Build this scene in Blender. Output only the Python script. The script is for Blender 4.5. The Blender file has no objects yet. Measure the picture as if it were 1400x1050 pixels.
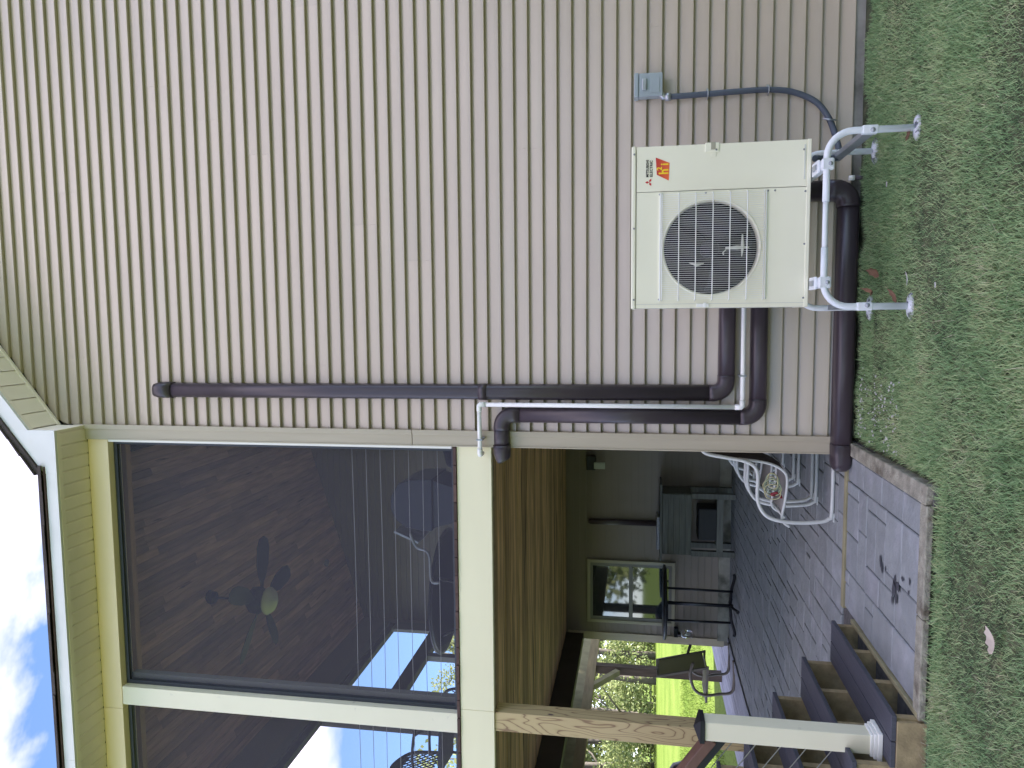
import bpy, math, random
import numpy as np
from mathutils import Vector, Matrix
random.seed(7)
rng = np.random.default_rng(7)
S = bpy.context.scene
COL = S.collection
PI = math.pi

# ------------------------------------------------------------------ camera, sky, sun, exposure
CAM_H = 1.424
FOC, PITCH, ROLL, YAW = 1020.0, 0.168443728, 0.00584385, 0.08927415
def cam_axes():
    cy, sy = math.cos(YAW), math.sin(YAW)
    right = Vector((cy, sy, 0)); fwd = Vector((-sy, cy, 0)); up = Vector((0, 0, 1))
    f2 = fwd*math.cos(PITCH) + up*math.sin(PITCH)
    u2 = up*math.cos(PITCH) - fwd*math.sin(PITCH)
    r3 = right*math.cos(ROLL) + u2*math.sin(ROLL)
    u3 = u2*math.cos(ROLL) - right*math.sin(ROLL)
    return r3, u3, f2
R3, U3, F3 = cam_axes()
cam_data = bpy.data.cameras.new('camera')
cam = bpy.data.objects.new('camera', cam_data)
COL.objects.link(cam)
cam_data.sensor_width = 36.0
cam_data.lens = 36.0*FOC/1400.0
cam_data.clip_start = 0.05
cam_data.clip_end = 3000
# the photographer held the phone sideways: the picture's right edge is the ground
mx, my, mz = -U3, R3, -F3
cam.matrix_world = Matrix(((mx.x, my.x, mz.x, 0), (mx.y, my.y, mz.y, 0), (mx.z, my.z, mz.z, CAM_H), (0, 0, 0, 1)))
S.camera = cam

SUN_DIR = Vector((0.80, 0.38, 0.56)).normalized()
elev = math.asin(SUN_DIR.z)
azim = math.atan2(SUN_DIR.x, SUN_DIR.y)
world = bpy.data.worlds.new('World'); S.world = world
world.use_nodes = True
wn, wl = world.node_tree.nodes, world.node_tree.links
wn.clear()
wo = wn.new('ShaderNodeOutputWorld')
bg = wn.new('ShaderNodeBackground')
sky = wn.new('ShaderNodeTexSky'); sky.sky_type = 'NISHITA'; sky.sun_disc = False
sky.sun_elevation = elev; sky.sun_rotation = azim
sky.air_density = 0.5; sky.dust_density = 0.1; sky.ozone_density = 2.0
tc = wn.new('ShaderNodeTexCoord')
mp = wn.new('ShaderNodeMapping'); mp.inputs['Scale'].default_value = (1.0, 1.0, 2.2)
mp.inputs['Location'].default_value = (4.7593, 10.8846, 7.3991)
nz = wn.new('ShaderNodeTexNoise'); nz.inputs['Scale'].default_value = 2.1
nz.inputs['Detail'].default_value = 7; nz.inputs['Roughness'].default_value = 0.55
cr = wn.new('ShaderNodeValToRGB')
cr.color_ramp.elements[0].position = 0.44; cr.color_ramp.elements[0].color = (0, 0, 0, 1)
cr.color_ramp.elements[1].position = 0.80; cr.color_ramp.elements[1].color = (1, 1, 1, 1)
mixs = wn.new('ShaderNodeMixRGB'); mixs.inputs['Color2'].default_value = (9.2, 7.6, 8.1, 1)
wl.new(tc.outputs['Generated'], mp.inputs['Vector']); wl.new(mp.outputs[0], nz.inputs['Vector'])
wl.new(nz.outputs['Fac'], cr.inputs['Fac']); wl.new(cr.outputs['Color'], mixs.inputs['Fac'])
wl.new(sky.outputs['Color'], mixs.inputs['Color1']); wl.new(mixs.outputs[0], bg.inputs['Color'])
bg.inputs['Strength'].default_value = 0.15
wl.new(bg.outputs[0], wo.inputs['Surface'])
sund = bpy.data.lights.new('sun', 'SUN'); sund.energy = 5.0; sund.angle = math.radians(0.53)
sund.color = (1.0, 0.95, 0.86)
sun = bpy.data.objects.new('sun', sund); COL.objects.link(sun)
sun.rotation_euler = (-SUN_DIR).to_track_quat('-Z', 'Y').to_euler()
sun.location = (5, 5, 20)
S.view_settings.view_transform = 'Standard'; S.view_settings.look = 'None'
S.view_settings.gamma = 1.0; S.view_settings.use_curve_mapping = False
S.view_settings.exposure = 2.1

# ------------------------------------------------------------------ materials
def mat(name, c, rough=0.7, var=0.0, rnd=0.0, nscale=8.0, stretch=(1, 1, 1), bump=0.0, bscale=None, c2=None,
        c2lo=0.5, c2hi=0.7, metal=0.0, spec=0.35, coord='Object', detail=4.0, c2scale=None):
    m = bpy.data.materials.new(name); m.use_nodes = True
    n, l = m.node_tree.nodes, m.node_tree.links
    b = n['Principled BSDF']
    b.inputs['Roughness'].default_value = rough; b.inputs['Metallic'].default_value = metal
    b.inputs['Specular IOR Level'].default_value = spec
    t = n.new('ShaderNodeTexCoord'); p = n.new('ShaderNodeMapping'); p.inputs['Scale'].default_value = stretch
    l.new(t.outputs[coord], p.inputs['Vector'])
    vec = p.outputs[0]
    oi = None
    if rnd > 0:
        oi = n.new('ShaderNodeObjectInfo')
        ad = n.new('ShaderNodeVectorMath'); ad.operation = 'ADD'
        sc = n.new('ShaderNodeMath'); sc.operation = 'MULTIPLY'; sc.inputs[1].default_value = 57.0
        l.new(oi.outputs['Random'], sc.inputs[0]); l.new(vec, ad.inputs[0]); l.new(sc.outputs[0], ad.inputs[1]); vec = ad.outputs[0]
    colr = None
    nt = n.new('ShaderNodeTexNoise'); nt.inputs['Scale'].default_value = nscale; nt.inputs['Detail'].default_value = detail
    l.new(vec, nt.inputs['Vector'])
    base = n.new('ShaderNodeRGB'); base.outputs[0].default_value = (*c, 1); colr = base.outputs[0]
    if c2 is not None:
        n2 = n.new('ShaderNodeTexNoise'); n2.inputs['Scale'].default_value = c2scale or nscale*0.6; n2.inputs['Detail'].default_value = 5
        l.new(vec, n2.inputs['Vector'])
        r = n.new('ShaderNodeValToRGB'); r.color_ramp.elements[0].position = c2lo; r.color_ramp.elements[1].position = c2hi
        l.new(n2.outputs['Fac'], r.inputs['Fac'])
        mx_ = n.new('ShaderNodeMixRGB'); mx_.inputs['Color2'].default_value = (*c2, 1)
        l.new(r.outputs['Color'], mx_.inputs['Fac']); l.new(colr, mx_.inputs['Color1']); colr = mx_.outputs[0]
    if var > 0 or rnd > 0:
        mr = n.new('ShaderNodeMapRange'); mr.inputs['From Min'].default_value = 0.3; mr.inputs['From Max'].default_value = 0.7
        mr.inputs['To Min'].default_value = 1-var; mr.inputs['To Max'].default_value = 1+var
        l.new(nt.outputs['Fac'], mr.inputs['Value']); val = mr.outputs[0]
        if rnd > 0:
            m2 = n.new('ShaderNodeMapRange'); m2.inputs['To Min'].default_value = 1-rnd; m2.inputs['To Max'].default_value = 1+rnd
            l.new(oi.outputs['Random'], m2.inputs['Value'])
            mm = n.new('ShaderNodeMath'); mm.operation = 'MULTIPLY'; l.new(val, mm.inputs[0]); l.new(m2.outputs[0], mm.inputs[1]); val = mm.outputs[0]
        vm = n.new('ShaderNodeVectorMath'); vm.operation = 'SCALE'
        l.new(colr, vm.inputs[0]); l.new(val, vm.inputs['Scale']); colr = vm.outputs[0]
    l.new(colr, b.inputs['Base Color'])
    if bump > 0:
        bn = n.new('ShaderNodeTexNoise'); bn.inputs['Scale'].default_value = bscale or nscale*3; bn.inputs['Detail'].default_value = 5
        l.new(vec, bn.inputs['Vector'])
        bu = n.new('ShaderNodeBump'); bu.inputs['Strength'].default_value = bump; bu.inputs['Distance'].default_value = 0.01
        l.new(bn.outputs['Fac'], bu.inputs['Height']); l.new(bu.outputs[0], b.inputs['Normal'])
    return m

M = {}
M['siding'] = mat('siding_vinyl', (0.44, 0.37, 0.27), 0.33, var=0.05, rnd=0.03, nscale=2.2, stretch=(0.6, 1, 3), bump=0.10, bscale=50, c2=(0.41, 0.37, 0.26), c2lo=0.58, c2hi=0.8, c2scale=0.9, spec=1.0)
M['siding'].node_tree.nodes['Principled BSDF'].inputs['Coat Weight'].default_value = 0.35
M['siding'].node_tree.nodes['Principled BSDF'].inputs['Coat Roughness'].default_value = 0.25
M['siding_dark'] = mat('siding_shade_side', (0.235, 0.205, 0.175), 0.55, var=0.05, nscale=2.2)  # darker copy of the siding vinyl, porch shade put into the colour
M['corner'] = mat('corner_board_vinyl', (0.45, 0.395, 0.295), 0.42, var=0.05, nscale=3, stretch=(6, 6, 0.5), bump=0.06, bscale=40)
M['cream'] = mat('cream_trim', (0.84, 0.79, 0.54), 0.5, var=0.035, nscale=2.0, stretch=(0.4, 1, 1.5), bump=0.04, bscale=30, c2=(0.66, 0.60, 0.43), c2lo=0.60, c2hi=0.85)
M['beam_yellow'] = mat('warm_beam_paint', (0.90, 0.73, 0.48), 0.55, var=0.05, nscale=2.0, stretch=(0.4, 1, 1))
M['fascia_white'] = mat('fascia_aluminium', (0.74, 0.73, 0.70), 0.45, var=0.05, nscale=3, c2=(0.60, 0.55, 0.48), c2lo=0.62, c2hi=0.9)
M['soffit'] = mat('soffit_vinyl', (0.88, 0.79, 0.66), 0.6, var=0.04, rnd=0.03, nscale=4)
M['white'] = mat('white_plastic', (0.84, 0.83, 0.77), 0.35, var=0.03, nscale=5)
M['post_paint'] = mat('post_sleeve_vinyl', (0.79, 0.75, 0.57), 0.4, var=0.03, nscale=2, c2=(0.5, 0.47, 0.38), c2lo=0.68, c2hi=0.85, c2scale=14)
M['ac'] = mat('appliance_enamel', (0.83, 0.80, 0.62), 0.38, var=0.02, nscale=3, bump=0.02, bscale=120, spec=0.45)
M['ac_edge'] = mat('appliance_enamel_dull', (0.60, 0.60, 0.52), 0.45, var=0.03, nscale=3)
M['dark'] = mat('black_plastic', (0.012, 0.012, 0.016), 0.5)
M['fin'] = mat('condenser_fin', (0.012, 0.012, 0.02), 0.5, var=0.2, nscale=30)
M['blade'] = mat('fan_blade', (0.018, 0.016, 0.025), 0.4)
M['screw'] = mat('screw_steel', (0.25, 0.25, 0.25), 0.4, metal=0.7)
M['duct'] = mat('brown_duct_plastic', (0.050, 0.038, 0.044), 0.34, var=0.08, nscale=3, spec=0.5, bump=0.02, bscale=20)
M['stand'] = mat('white_powder_coat', (0.72, 0.75, 0.76), 0.4, var=0.05, nscale=6)
M['channel'] = mat('galvanised_channel', (0.33, 0.35, 0.36), 0.4, var=0.15, nscale=12, metal=0.4)
M['pad'] = mat('mottled_foot_pad', (0.62, 0.64, 0.67), 0.8, var=0.1, nscale=30, c2=(0.10, 0.11, 0.14), c2lo=0.50, c2hi=0.56, c2scale=26, bump=0.6, bscale=50)
M['boxgrey'] = mat('grey_enamel_box', (0.33, 0.38, 0.39), 0.4, var=0.04, nscale=8)
M['conduit'] = mat('grey_conduit', (0.085, 0.10, 0.125), 0.5, var=0.08, nscale=8)
M['steel'] = mat('zinc', (0.42, 0.44, 0.46), 0.35, metal=0.6, var=0.1, nscale=20)
M['concrete'] = mat('foundation_concrete', (0.30, 0.29, 0.25), 0.9, var=0.2, nscale=6, bump=0.4, bscale=40, c2=(0.10, 0.10, 0.08))
M['shingle'] = mat('roof_shingle', (0.075, 0.06, 0.055), 0.95, var=0.25, nscale=8, bump=0.6, bscale=60)
M['deckend'] = mat('deck_board_brown', (0.085, 0.05, 0.042), 0.7, var=0.2, rnd=0.35, nscale=20)
M['ceilwood'] = mat('ceiling_plank_wood', (0.60, 0.37, 0.25), 0.5, var=0.30, rnd=0.38, nscale=3, stretch=(7, 0.6, 7), c2=(0.10, 0.05, 0.03), c2lo=0.66, c2hi=0.74, c2scale=2.4, spec=0.3)
M['boards'] = mat('underdeck_board_pine', (0.56, 0.385, 0.185), 0.75, var=0.45, rnd=0.32, nscale=4, stretch=(0.5, 9, 4), c2=(0.09, 0.055, 0.03), c2lo=0.60, c2hi=0.68, c2scale=1.6, bump=0.2, bscale=12)
M['joist'] = mat('treated_beam_wood', (0.30, 0.235, 0.13), 0.8, var=0.25, nscale=4, stretch=(4, 0.5, 4), bump=0.3, bscale=20)
M['fasciawood'] = mat('dark_brown_fascia', (0.065, 0.055, 0.05), 0.7, var=0.15, nscale=3)
M['redwood'] = mat('reddish_header_wood', (0.50, 0.28, 0.19), 0.6, var=0.2, nscale=4, stretch=(0.5, 4, 4), c2=(0.07, 0.03, 0.02), c2lo=0.68, c2hi=0.74, c2scale=5)
M['composite'] = mat('composite_tread', (0.062, 0.064, 0.080), 0.65, var=0.12, rnd=0.1, nscale=5, stretch=(14, 0.5, 14), bump=0.35, bscale=14, spec=0.4)
M['walkplank'] = mat('weathered_plank', (0.27, 0.28, 0.32), 0.8, var=0.2, rnd=0.15, nscale=6, stretch=(10, 0.5, 10), bump=0.4, bscale=18)
M['railbrown'] = mat('brown_rail', (0.14, 0.075, 0.055), 0.5, var=0.25, nscale=4, stretch=(0.6, 5, 5))
M['paver'] = mat('slate_paver', (0.265, 0.285, 0.285), 0.85, var=0.10, rnd=0.07, nscale=7, c2=(0.34, 0.35, 0.37), c2lo=0.5, c2hi=0.75, bump=0.7, bscale=28, c2scale=5)
M['wetpatch'] = mat('wet_stain', (0.07, 0.073, 0.085), 0.6)
M['joint'] = mat('joint_sand', (0.11, 0.105, 0.10), 1.0, var=0.3, nscale=30)
M['timber'] = mat('weathered_edge_timber', (0.31, 0.295, 0.23), 0.9, var=0.3, nscale=5, stretch=(3, 3, 3), bump=0.8, bscale=30, c2=(0.13, 0.11, 0.08))
M['timber2'] = mat('tan_strip_wood', (0.32, 0.29, 0.17), 0.8, var=0.2, nscale=6, bump=0.3)
M['chairmetal'] = mat('white_chair_tube', (0.62, 0.65, 0.62), 0.35, var=0.05, nscale=8)
M['sling'] = mat('dark_sling_fabric', (0.055, 0.048, 0.045), 0.85, var=0.1, nscale=40)
M['slinglight'] = mat('grey_sling_fabric', (0.34, 0.34, 0.33), 0.85, var=0.06, nscale=40)
M['olive'] = mat('olive_sling_fabric', (0.33, 0.33, 0.23), 0.85, var=0.06, nscale=40)
M['bronze'] = mat('bronze_frame', (0.14, 0.12, 0.10), 0.45, var=0.1, nscale=10)
M['blackiron'] = mat('black_metal', (0.012, 0.013, 0.018), 0.4, var=0.1, nscale=10)
M['greywood'] = mat('grey_cabinet_wood', (0.13, 0.135, 0.12), 0.8, var=0.25, rnd=0.1, nscale=5, stretch=(0.5, 4, 6), c2=(0.05, 0.05, 0.05), c2lo=0.66, c2hi=0.74, c2scale=4)
M['hosegreen'] = mat('pale_green_cord', (0.34, 0.44, 0.30), 0.5)
M['hoseyellow'] = mat('pale_yellow_cord', (0.55, 0.53, 0.30), 0.5)
M['red'] = mat('red_strap', (0.30, 0.03, 0.04), 0.6)
M['winframe'] = mat('window_trim', (0.36, 0.34, 0.25), 0.5)
M['lampglass'] = mat('lamp_lens', (0.42, 0.46, 0.38), 0.4)
M['opal'] = mat('opal_glass', (0.70, 0.72, 0.62), 0.35)
M['fandark'] = mat('dark_fan_metal', (0.02, 0.028, 0.045), 0.5)
M['darkframe'] = mat('dark_screen_frame', (0.045, 0.05, 0.06), 0.5)
M['greyframe'] = mat('grey_inner_frame', (0.20, 0.20, 0.18), 0.6)
M['cable'] = mat('steel_cable', (0.55, 0.55, 0.55), 0.35, metal=0.5)
M['leafbrown'] = mat('dead_leaf', (0.27, 0.15, 0.095), 0.8, var=0.2, nscale=30, rnd=0.2)
M['leafpale'] = mat('pale_leaf', (0.62, 0.54, 0.44), 0.7, var=0.1, nscale=20)
M['pebble'] = mat('white_pebble', (0.55, 0.54, 0.50), 0.8, var=0.2, nscale=20)
M['ink'] = mat('black_lettering', (0.03, 0.03, 0.03), 0.5)
M['logored'] = mat('red_emblem', (0.55, 0.03, 0.03), 0.4)
M['logoyellow'] = mat('yellow_lettering', (0.9, 0.62, 0.03), 0.4)
M['bark'] = mat('tree_bark', (0.10, 0.085, 0.075), 0.9, var=0.3, nscale=5, stretch=(3, 3, 0.5))
M['rough_timber'] = mat('rough_post_timber', (0.09, 0.065, 0.05), 0.85, var=0.3, nscale=4, stretch=(5, 5, 0.6))

def gradient_badge():
    m = bpy.data.materials.new('badge_red_orange'); m.use_nodes = True
    n, l = m.node_tree.nodes, m.node_tree.links; b = n['Principled BSDF']; b.inputs['Roughness'].default_value = 0.4
    t = n.new('ShaderNodeTexCoord'); s = n.new('ShaderNodeSeparateXYZ'); l.new(t.outputs['Generated'], s.inputs[0])
    r = n.new('ShaderNodeValToRGB'); r.color_ramp.elements[0].color = (0.80, 0.14, 0.04, 1); r.color_ramp.elements[1].color = (0.50, 0.03, 0.03, 1)
    l.new(s.outputs['Z'], r.inputs['Fac']); l.new(r.outputs[0], b.inputs['Base Color']); return m
M['badge'] = gradient_badge()

def pine_post():
    """sawn pine with wavy cathedral grain and knots"""
    m = bpy.data.materials.new('sawn_pine_grain'); m.use_nodes = True
    n, l = m.node_tree.nodes, m.node_tree.links; b = n['Principled BSDF']; b.inputs['Roughness'].default_value = 0.75
    t = n.new('ShaderNodeTexCoord'); p = n.new('ShaderNodeMapping'); p.inputs['Scale'].default_value = (1, 1, 0.16)
    l.new(t.outputs['Object'], p.inputs[0])
    ns = n.new('ShaderNodeTexNoise'); ns.inputs['Scale'].default_value = 7; ns.inputs['Detail'].default_value = 1.5
    l.new(p.outputs[0], ns.inputs['Vector'])
    ml = n.new('ShaderNodeMath'); ml.operation = 'MULTIPLY'; ml.inputs[1].default_value = 105; l.new(ns.outputs['Fac'], ml.inputs[0])
    sn = n.new('ShaderNodeMath'); sn.operation = 'SINE'; l.new(ml.outputs[0], sn.inputs[0])
    r = n.new('ShaderNodeValToRGB')
    r.color_ramp.elements[0].position = 0.0; r.color_ramp.elements[0].color = (0.52, 0.41, 0.21, 1)
    r.color_ramp.elements[1].position = 1.0; r.color_ramp.elements[1].color = (0.25, 0.16, 0.085, 1)
    e = r.color_ramp.elements.new(0.84); e.color = (0.47, 0.365, 0.18, 1)
    l.new(sn.outputs[0], r.inputs['Fac'])
    k = n.new('ShaderNodeTexNoise'); k.inputs['Scale'].default_value = 5.2
    p2 = n.new('ShaderNodeMapping'); p2.inputs['Scale'].default_value = (1.4, 1.4, 0.8); l.new(t.outputs['Object'], p2.inputs[0]); l.new(p2.outputs[0], k.inputs['Vector'])
    kr = n.new('ShaderNodeValToRGB'); kr.color_ramp.elements[0].position = 0.70; kr.color_ramp.elements[1].position = 0.73
    l.new(k.outputs['Fac'], kr.inputs['Fac'])
    mx_ = n.new('ShaderNodeMixRGB'); mx_.inputs['Color2'].default_value = (0.12, 0.075, 0.07, 1)
    l.new(kr.outputs[0], mx_.inputs['Fac']); l.new(r.outputs[0], mx_.inputs['Color1']); l.new(mx_.outputs[0], b.inputs['Base Color'])
    return m
M['pine'] = pine_post()

def mesh_screen():
    m = bpy.data.materials.new('insect_screen_mesh'); m.use_nodes = True
    n, l = m.node_tree.nodes, m.node_tree.links; n.clear()
    o = n.new('ShaderNodeOutputMaterial'); mi = n.new('ShaderNodeMixShader'); t = n.new('ShaderNodeBsdfTransparent'); d = n.new('ShaderNodeBsdfDiffuse')
    d.inputs['Color'].default_value = (0.13, 0.125, 0.155, 1); mi.inputs[0].default_value = 0.36
    l.new(t.outputs[0], mi.inputs[1]); l.new(d.outputs[0], mi.inputs[2]); l.new(mi.outputs[0], o.inputs[0]); return m
M['screen'] = mesh_screen()
def glass_mat():
    m = bpy.data.materials.new('window_glass'); m.use_nodes = True
    b = m.node_tree.nodes['Principled BSDF']; b.inputs['Base Color'].default_value = (0.02, 0.025, 0.03, 1)
    b.inputs['Roughness'].default_value = 0.03; b.inputs['Specular IOR Level'].default_value = 1.0; b.inputs['IOR'].default_value = 1.6
    return m
M['glass'] = glass_mat()
def clear_glass():
    m = bpy.data.materials.new('clear_jar_glass'); m.use_nodes = True
    n, l = m.node_tree.nodes, m.node_tree.links; n.clear()
    o = n.new('ShaderNodeOutputMaterial'); mi = n.new('ShaderNodeMixShader'); t = n.new('ShaderNodeBsdfTransparent'); d = n.new('ShaderNodeBsdfGlossy')
    d.inputs['Roughness'].default_value = 0.1; mi.inputs[0].default_value = 0.25
    l.new(t.outputs[0], mi.inputs[1]); l.new(d.outputs[0], mi.inputs[2]); l.new(mi.outputs[0], o.inputs[0]); return m
M['jarglass'] = clear_glass()

def ground_mat(name, cols, trans=False):
    m = bpy.data.materials.new(name); m.use_nodes = True
    n, l = m.node_tree.nodes, m.node_tree.links; b = n['Principled BSDF']; b.inputs['Roughness'].default_value = 0.9
    b.inputs['Specular IOR Level'].default_value = 0.1
    g = n.new('ShaderNodeNewGeometry')
    t = n.new('ShaderNodeTexCoord')
    a = n.new('ShaderNodeTexNoise'); a.inputs['Scale'].default_value = 2.3; a.inputs['Detail'].default_value = 4
    l.new(t.outputs['Object'], a.inputs['Vector'])
    if trans:      # blades: per blade variation plus patches
        mm = n.new('ShaderNodeMath'); mm.operation = 'MULTIPLY_ADD'; mm.inputs[1].default_value = 0.62
        l.new(g.outputs['Random Per Island'], mm.inputs[0])
        s2 = n.new('ShaderNodeMath'); s2.operation = 'MULTIPLY'; s2.inputs[1].default_value = 0.95
        l.new(a.outputs['Fac'], s2.inputs[0]); sb = n.new('ShaderNodeMath'); sb.operation = 'SUBTRACT'; sb.inputs[1].default_value = 0.28
        l.new(s2.outputs[0], sb.inputs[0]); l.new(sb.outputs[0], mm.inputs[2]); fac = mm.outputs[0]
    else:
        a.inputs['Scale'].default_value = 14; a.inputs['Detail'].default_value = 8; fac = a.outputs['Fac']
    r = n.new('ShaderNodeValToRGB')
    while len(r.color_ramp.elements) > 1: r.color_ramp.elements.remove(r.color_ramp.elements[0])
    r.color_ramp.elements[0].position = cols[0][0]; r.color_ramp.elements[0].color = (*cols[0][1], 1)
    for p_, c_ in cols[1:]:
        e = r.color_ramp.elements.new(p_); e.color = (*c_, 1)
    l.new(fac, r.inputs['Fac']); l.new(r.outputs[0], b.inputs['Base Color'])
    return m
M['blade_grass'] = ground_mat('grass_blade', [(0.0, (0.13, 0.24, 0.11)), (0.35, (0.24, 0.38, 0.17)), (0.62, (0.36, 0.48, 0.23)), (0.8, (0.46, 0.53, 0.27)), (0.92, (0.50, 0.48, 0.29)), (1.0, (0.66, 0.60, 0.42))], True)
M['soil'] = ground_mat('thatch_soil', [(0.3, (0.03, 0.04, 0.025)), (0.5, (0.07, 0.08, 0.045)), (0.7, (0.12, 0.12, 0.07))])

def lawn_mat():
    m = bpy.data.materials.new('lawn_ground'); m.use_nodes = True
    n, l = m.node_tree.nodes, m.node_tree.links; b = n['Principled BSDF']; b.inputs['Roughness'].default_value = 0.95
    b.inputs['Specular IOR Level'].default_value = 0.05
    t = n.new('ShaderNodeTexCoord')
    a = n.new('ShaderNodeTexNoise'); a.inputs['Scale'].default_value = 0.35; a.inputs['Detail'].default_value = 8
    l.new(t.outputs['Object'], a.inputs['Vector'])
    r = n.new('ShaderNodeValToRGB'); r.color_ramp.elements[0].position = 0.35; r.color_ramp.elements[0].color = (0.11, 0.17, 0.03, 1)
    r.color_ramp.elements[1].position = 0.65; r.color_ramp.elements[1].color = (0.17, 0.23, 0.05, 1)
    f = n.new('ShaderNodeTexNoise'); f.inputs['Scale'].default_value = 25; f.inputs['Detail'].default_value = 6
    l.new(t.outputs['Object'], f.inputs['Vector'])
    mr = n.new('ShaderNodeMapRange'); mr.inputs['From Min'].default_value = 0.3; mr.inputs['From Max'].default_value = 0.7; mr.inputs['To Min'].default_value = 0.55; mr.inputs['To Max'].default_value = 1.35
    l.new(f.outputs['Fac'], mr.inputs['Value'])
    vm = n.new('ShaderNodeVectorMath'); vm.operation = 'SCALE'; l.new(a.outputs['Fac'], r.inputs['Fac']); l.new(r.outputs[0], vm.inputs[0]); l.new(mr.outputs[0], vm.inputs['Scale'])
    l.new(vm.outputs[0], b.inputs['Base Color'])
    return m
M['lawn'] = lawn_mat()
def thin_fabric(name, c):
    m = bpy.data.materials.new(name); m.use_nodes = True
    n, l = m.node_tree.nodes, m.node_tree.links; b = n['Principled BSDF']; b.inputs['Base Color'].default_value = (*c, 1); b.inputs['Roughness'].default_value = 0.8
    tr = n.new('ShaderNodeBsdfTranslucent'); tr.inputs['Color'].default_value = (*c, 1); mi = n.new('ShaderNodeMixShader'); mi.inputs[0].default_value = 0.5
    l.new(b.outputs[0], mi.inputs[1]); l.new(tr.outputs[0], mi.inputs[2]); l.new(mi.outputs[0], n['Material Output'].inputs[0]); return m
M['olive'] = thin_fabric('olive_sling_mesh', (0.30, 0.30, 0.19))
def leaf_mat(name, c1, c2):
    m = bpy.data.materials.new(name); m.use_nodes = True
    n, l = m.node_tree.nodes, m.node_tree.links; b = n['Principled BSDF']; b.inputs['Roughness'].default_value = 0.7
    g = n.new('ShaderNodeNewGeometry'); r = n.new('ShaderNodeValToRGB')
    r.color_ramp.elements[0].color = (*c1, 1); r.color_ramp.elements[1].color = (*c2, 1)
    l.new(g.outputs['Random Per Island'], r.inputs['Fac']); l.new(r.outputs[0], b.inputs['Base Color'])
    tr = n.new('ShaderNodeBsdfTranslucent'); l.new(r.outputs[0], tr.inputs['Color'])
    mi = n.new('ShaderNodeMixShader'); mi.inputs[0].default_value = 0.4
    o = n['Material Output']; l.new(b.outputs[0], mi.inputs[1]); l.new(tr.outputs[0], mi.inputs[2]); l.new(mi.outputs[0], o.inputs[0])
    return m
M['leaf_spring'] = leaf_mat('spring_leaf', (0.20, 0.24, 0.06), (0.38, 0.40, 0.16))
M['hedge_leaf'] = leaf_mat('hedge_leaf', (0.03, 0.06, 0.03), (0.07, 0.11, 0.05))
M['leaf_brush'] = leaf_mat('brush_leaf', (0.16, 0.21, 0.07), (0.34, 0.37, 0.17))

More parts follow.
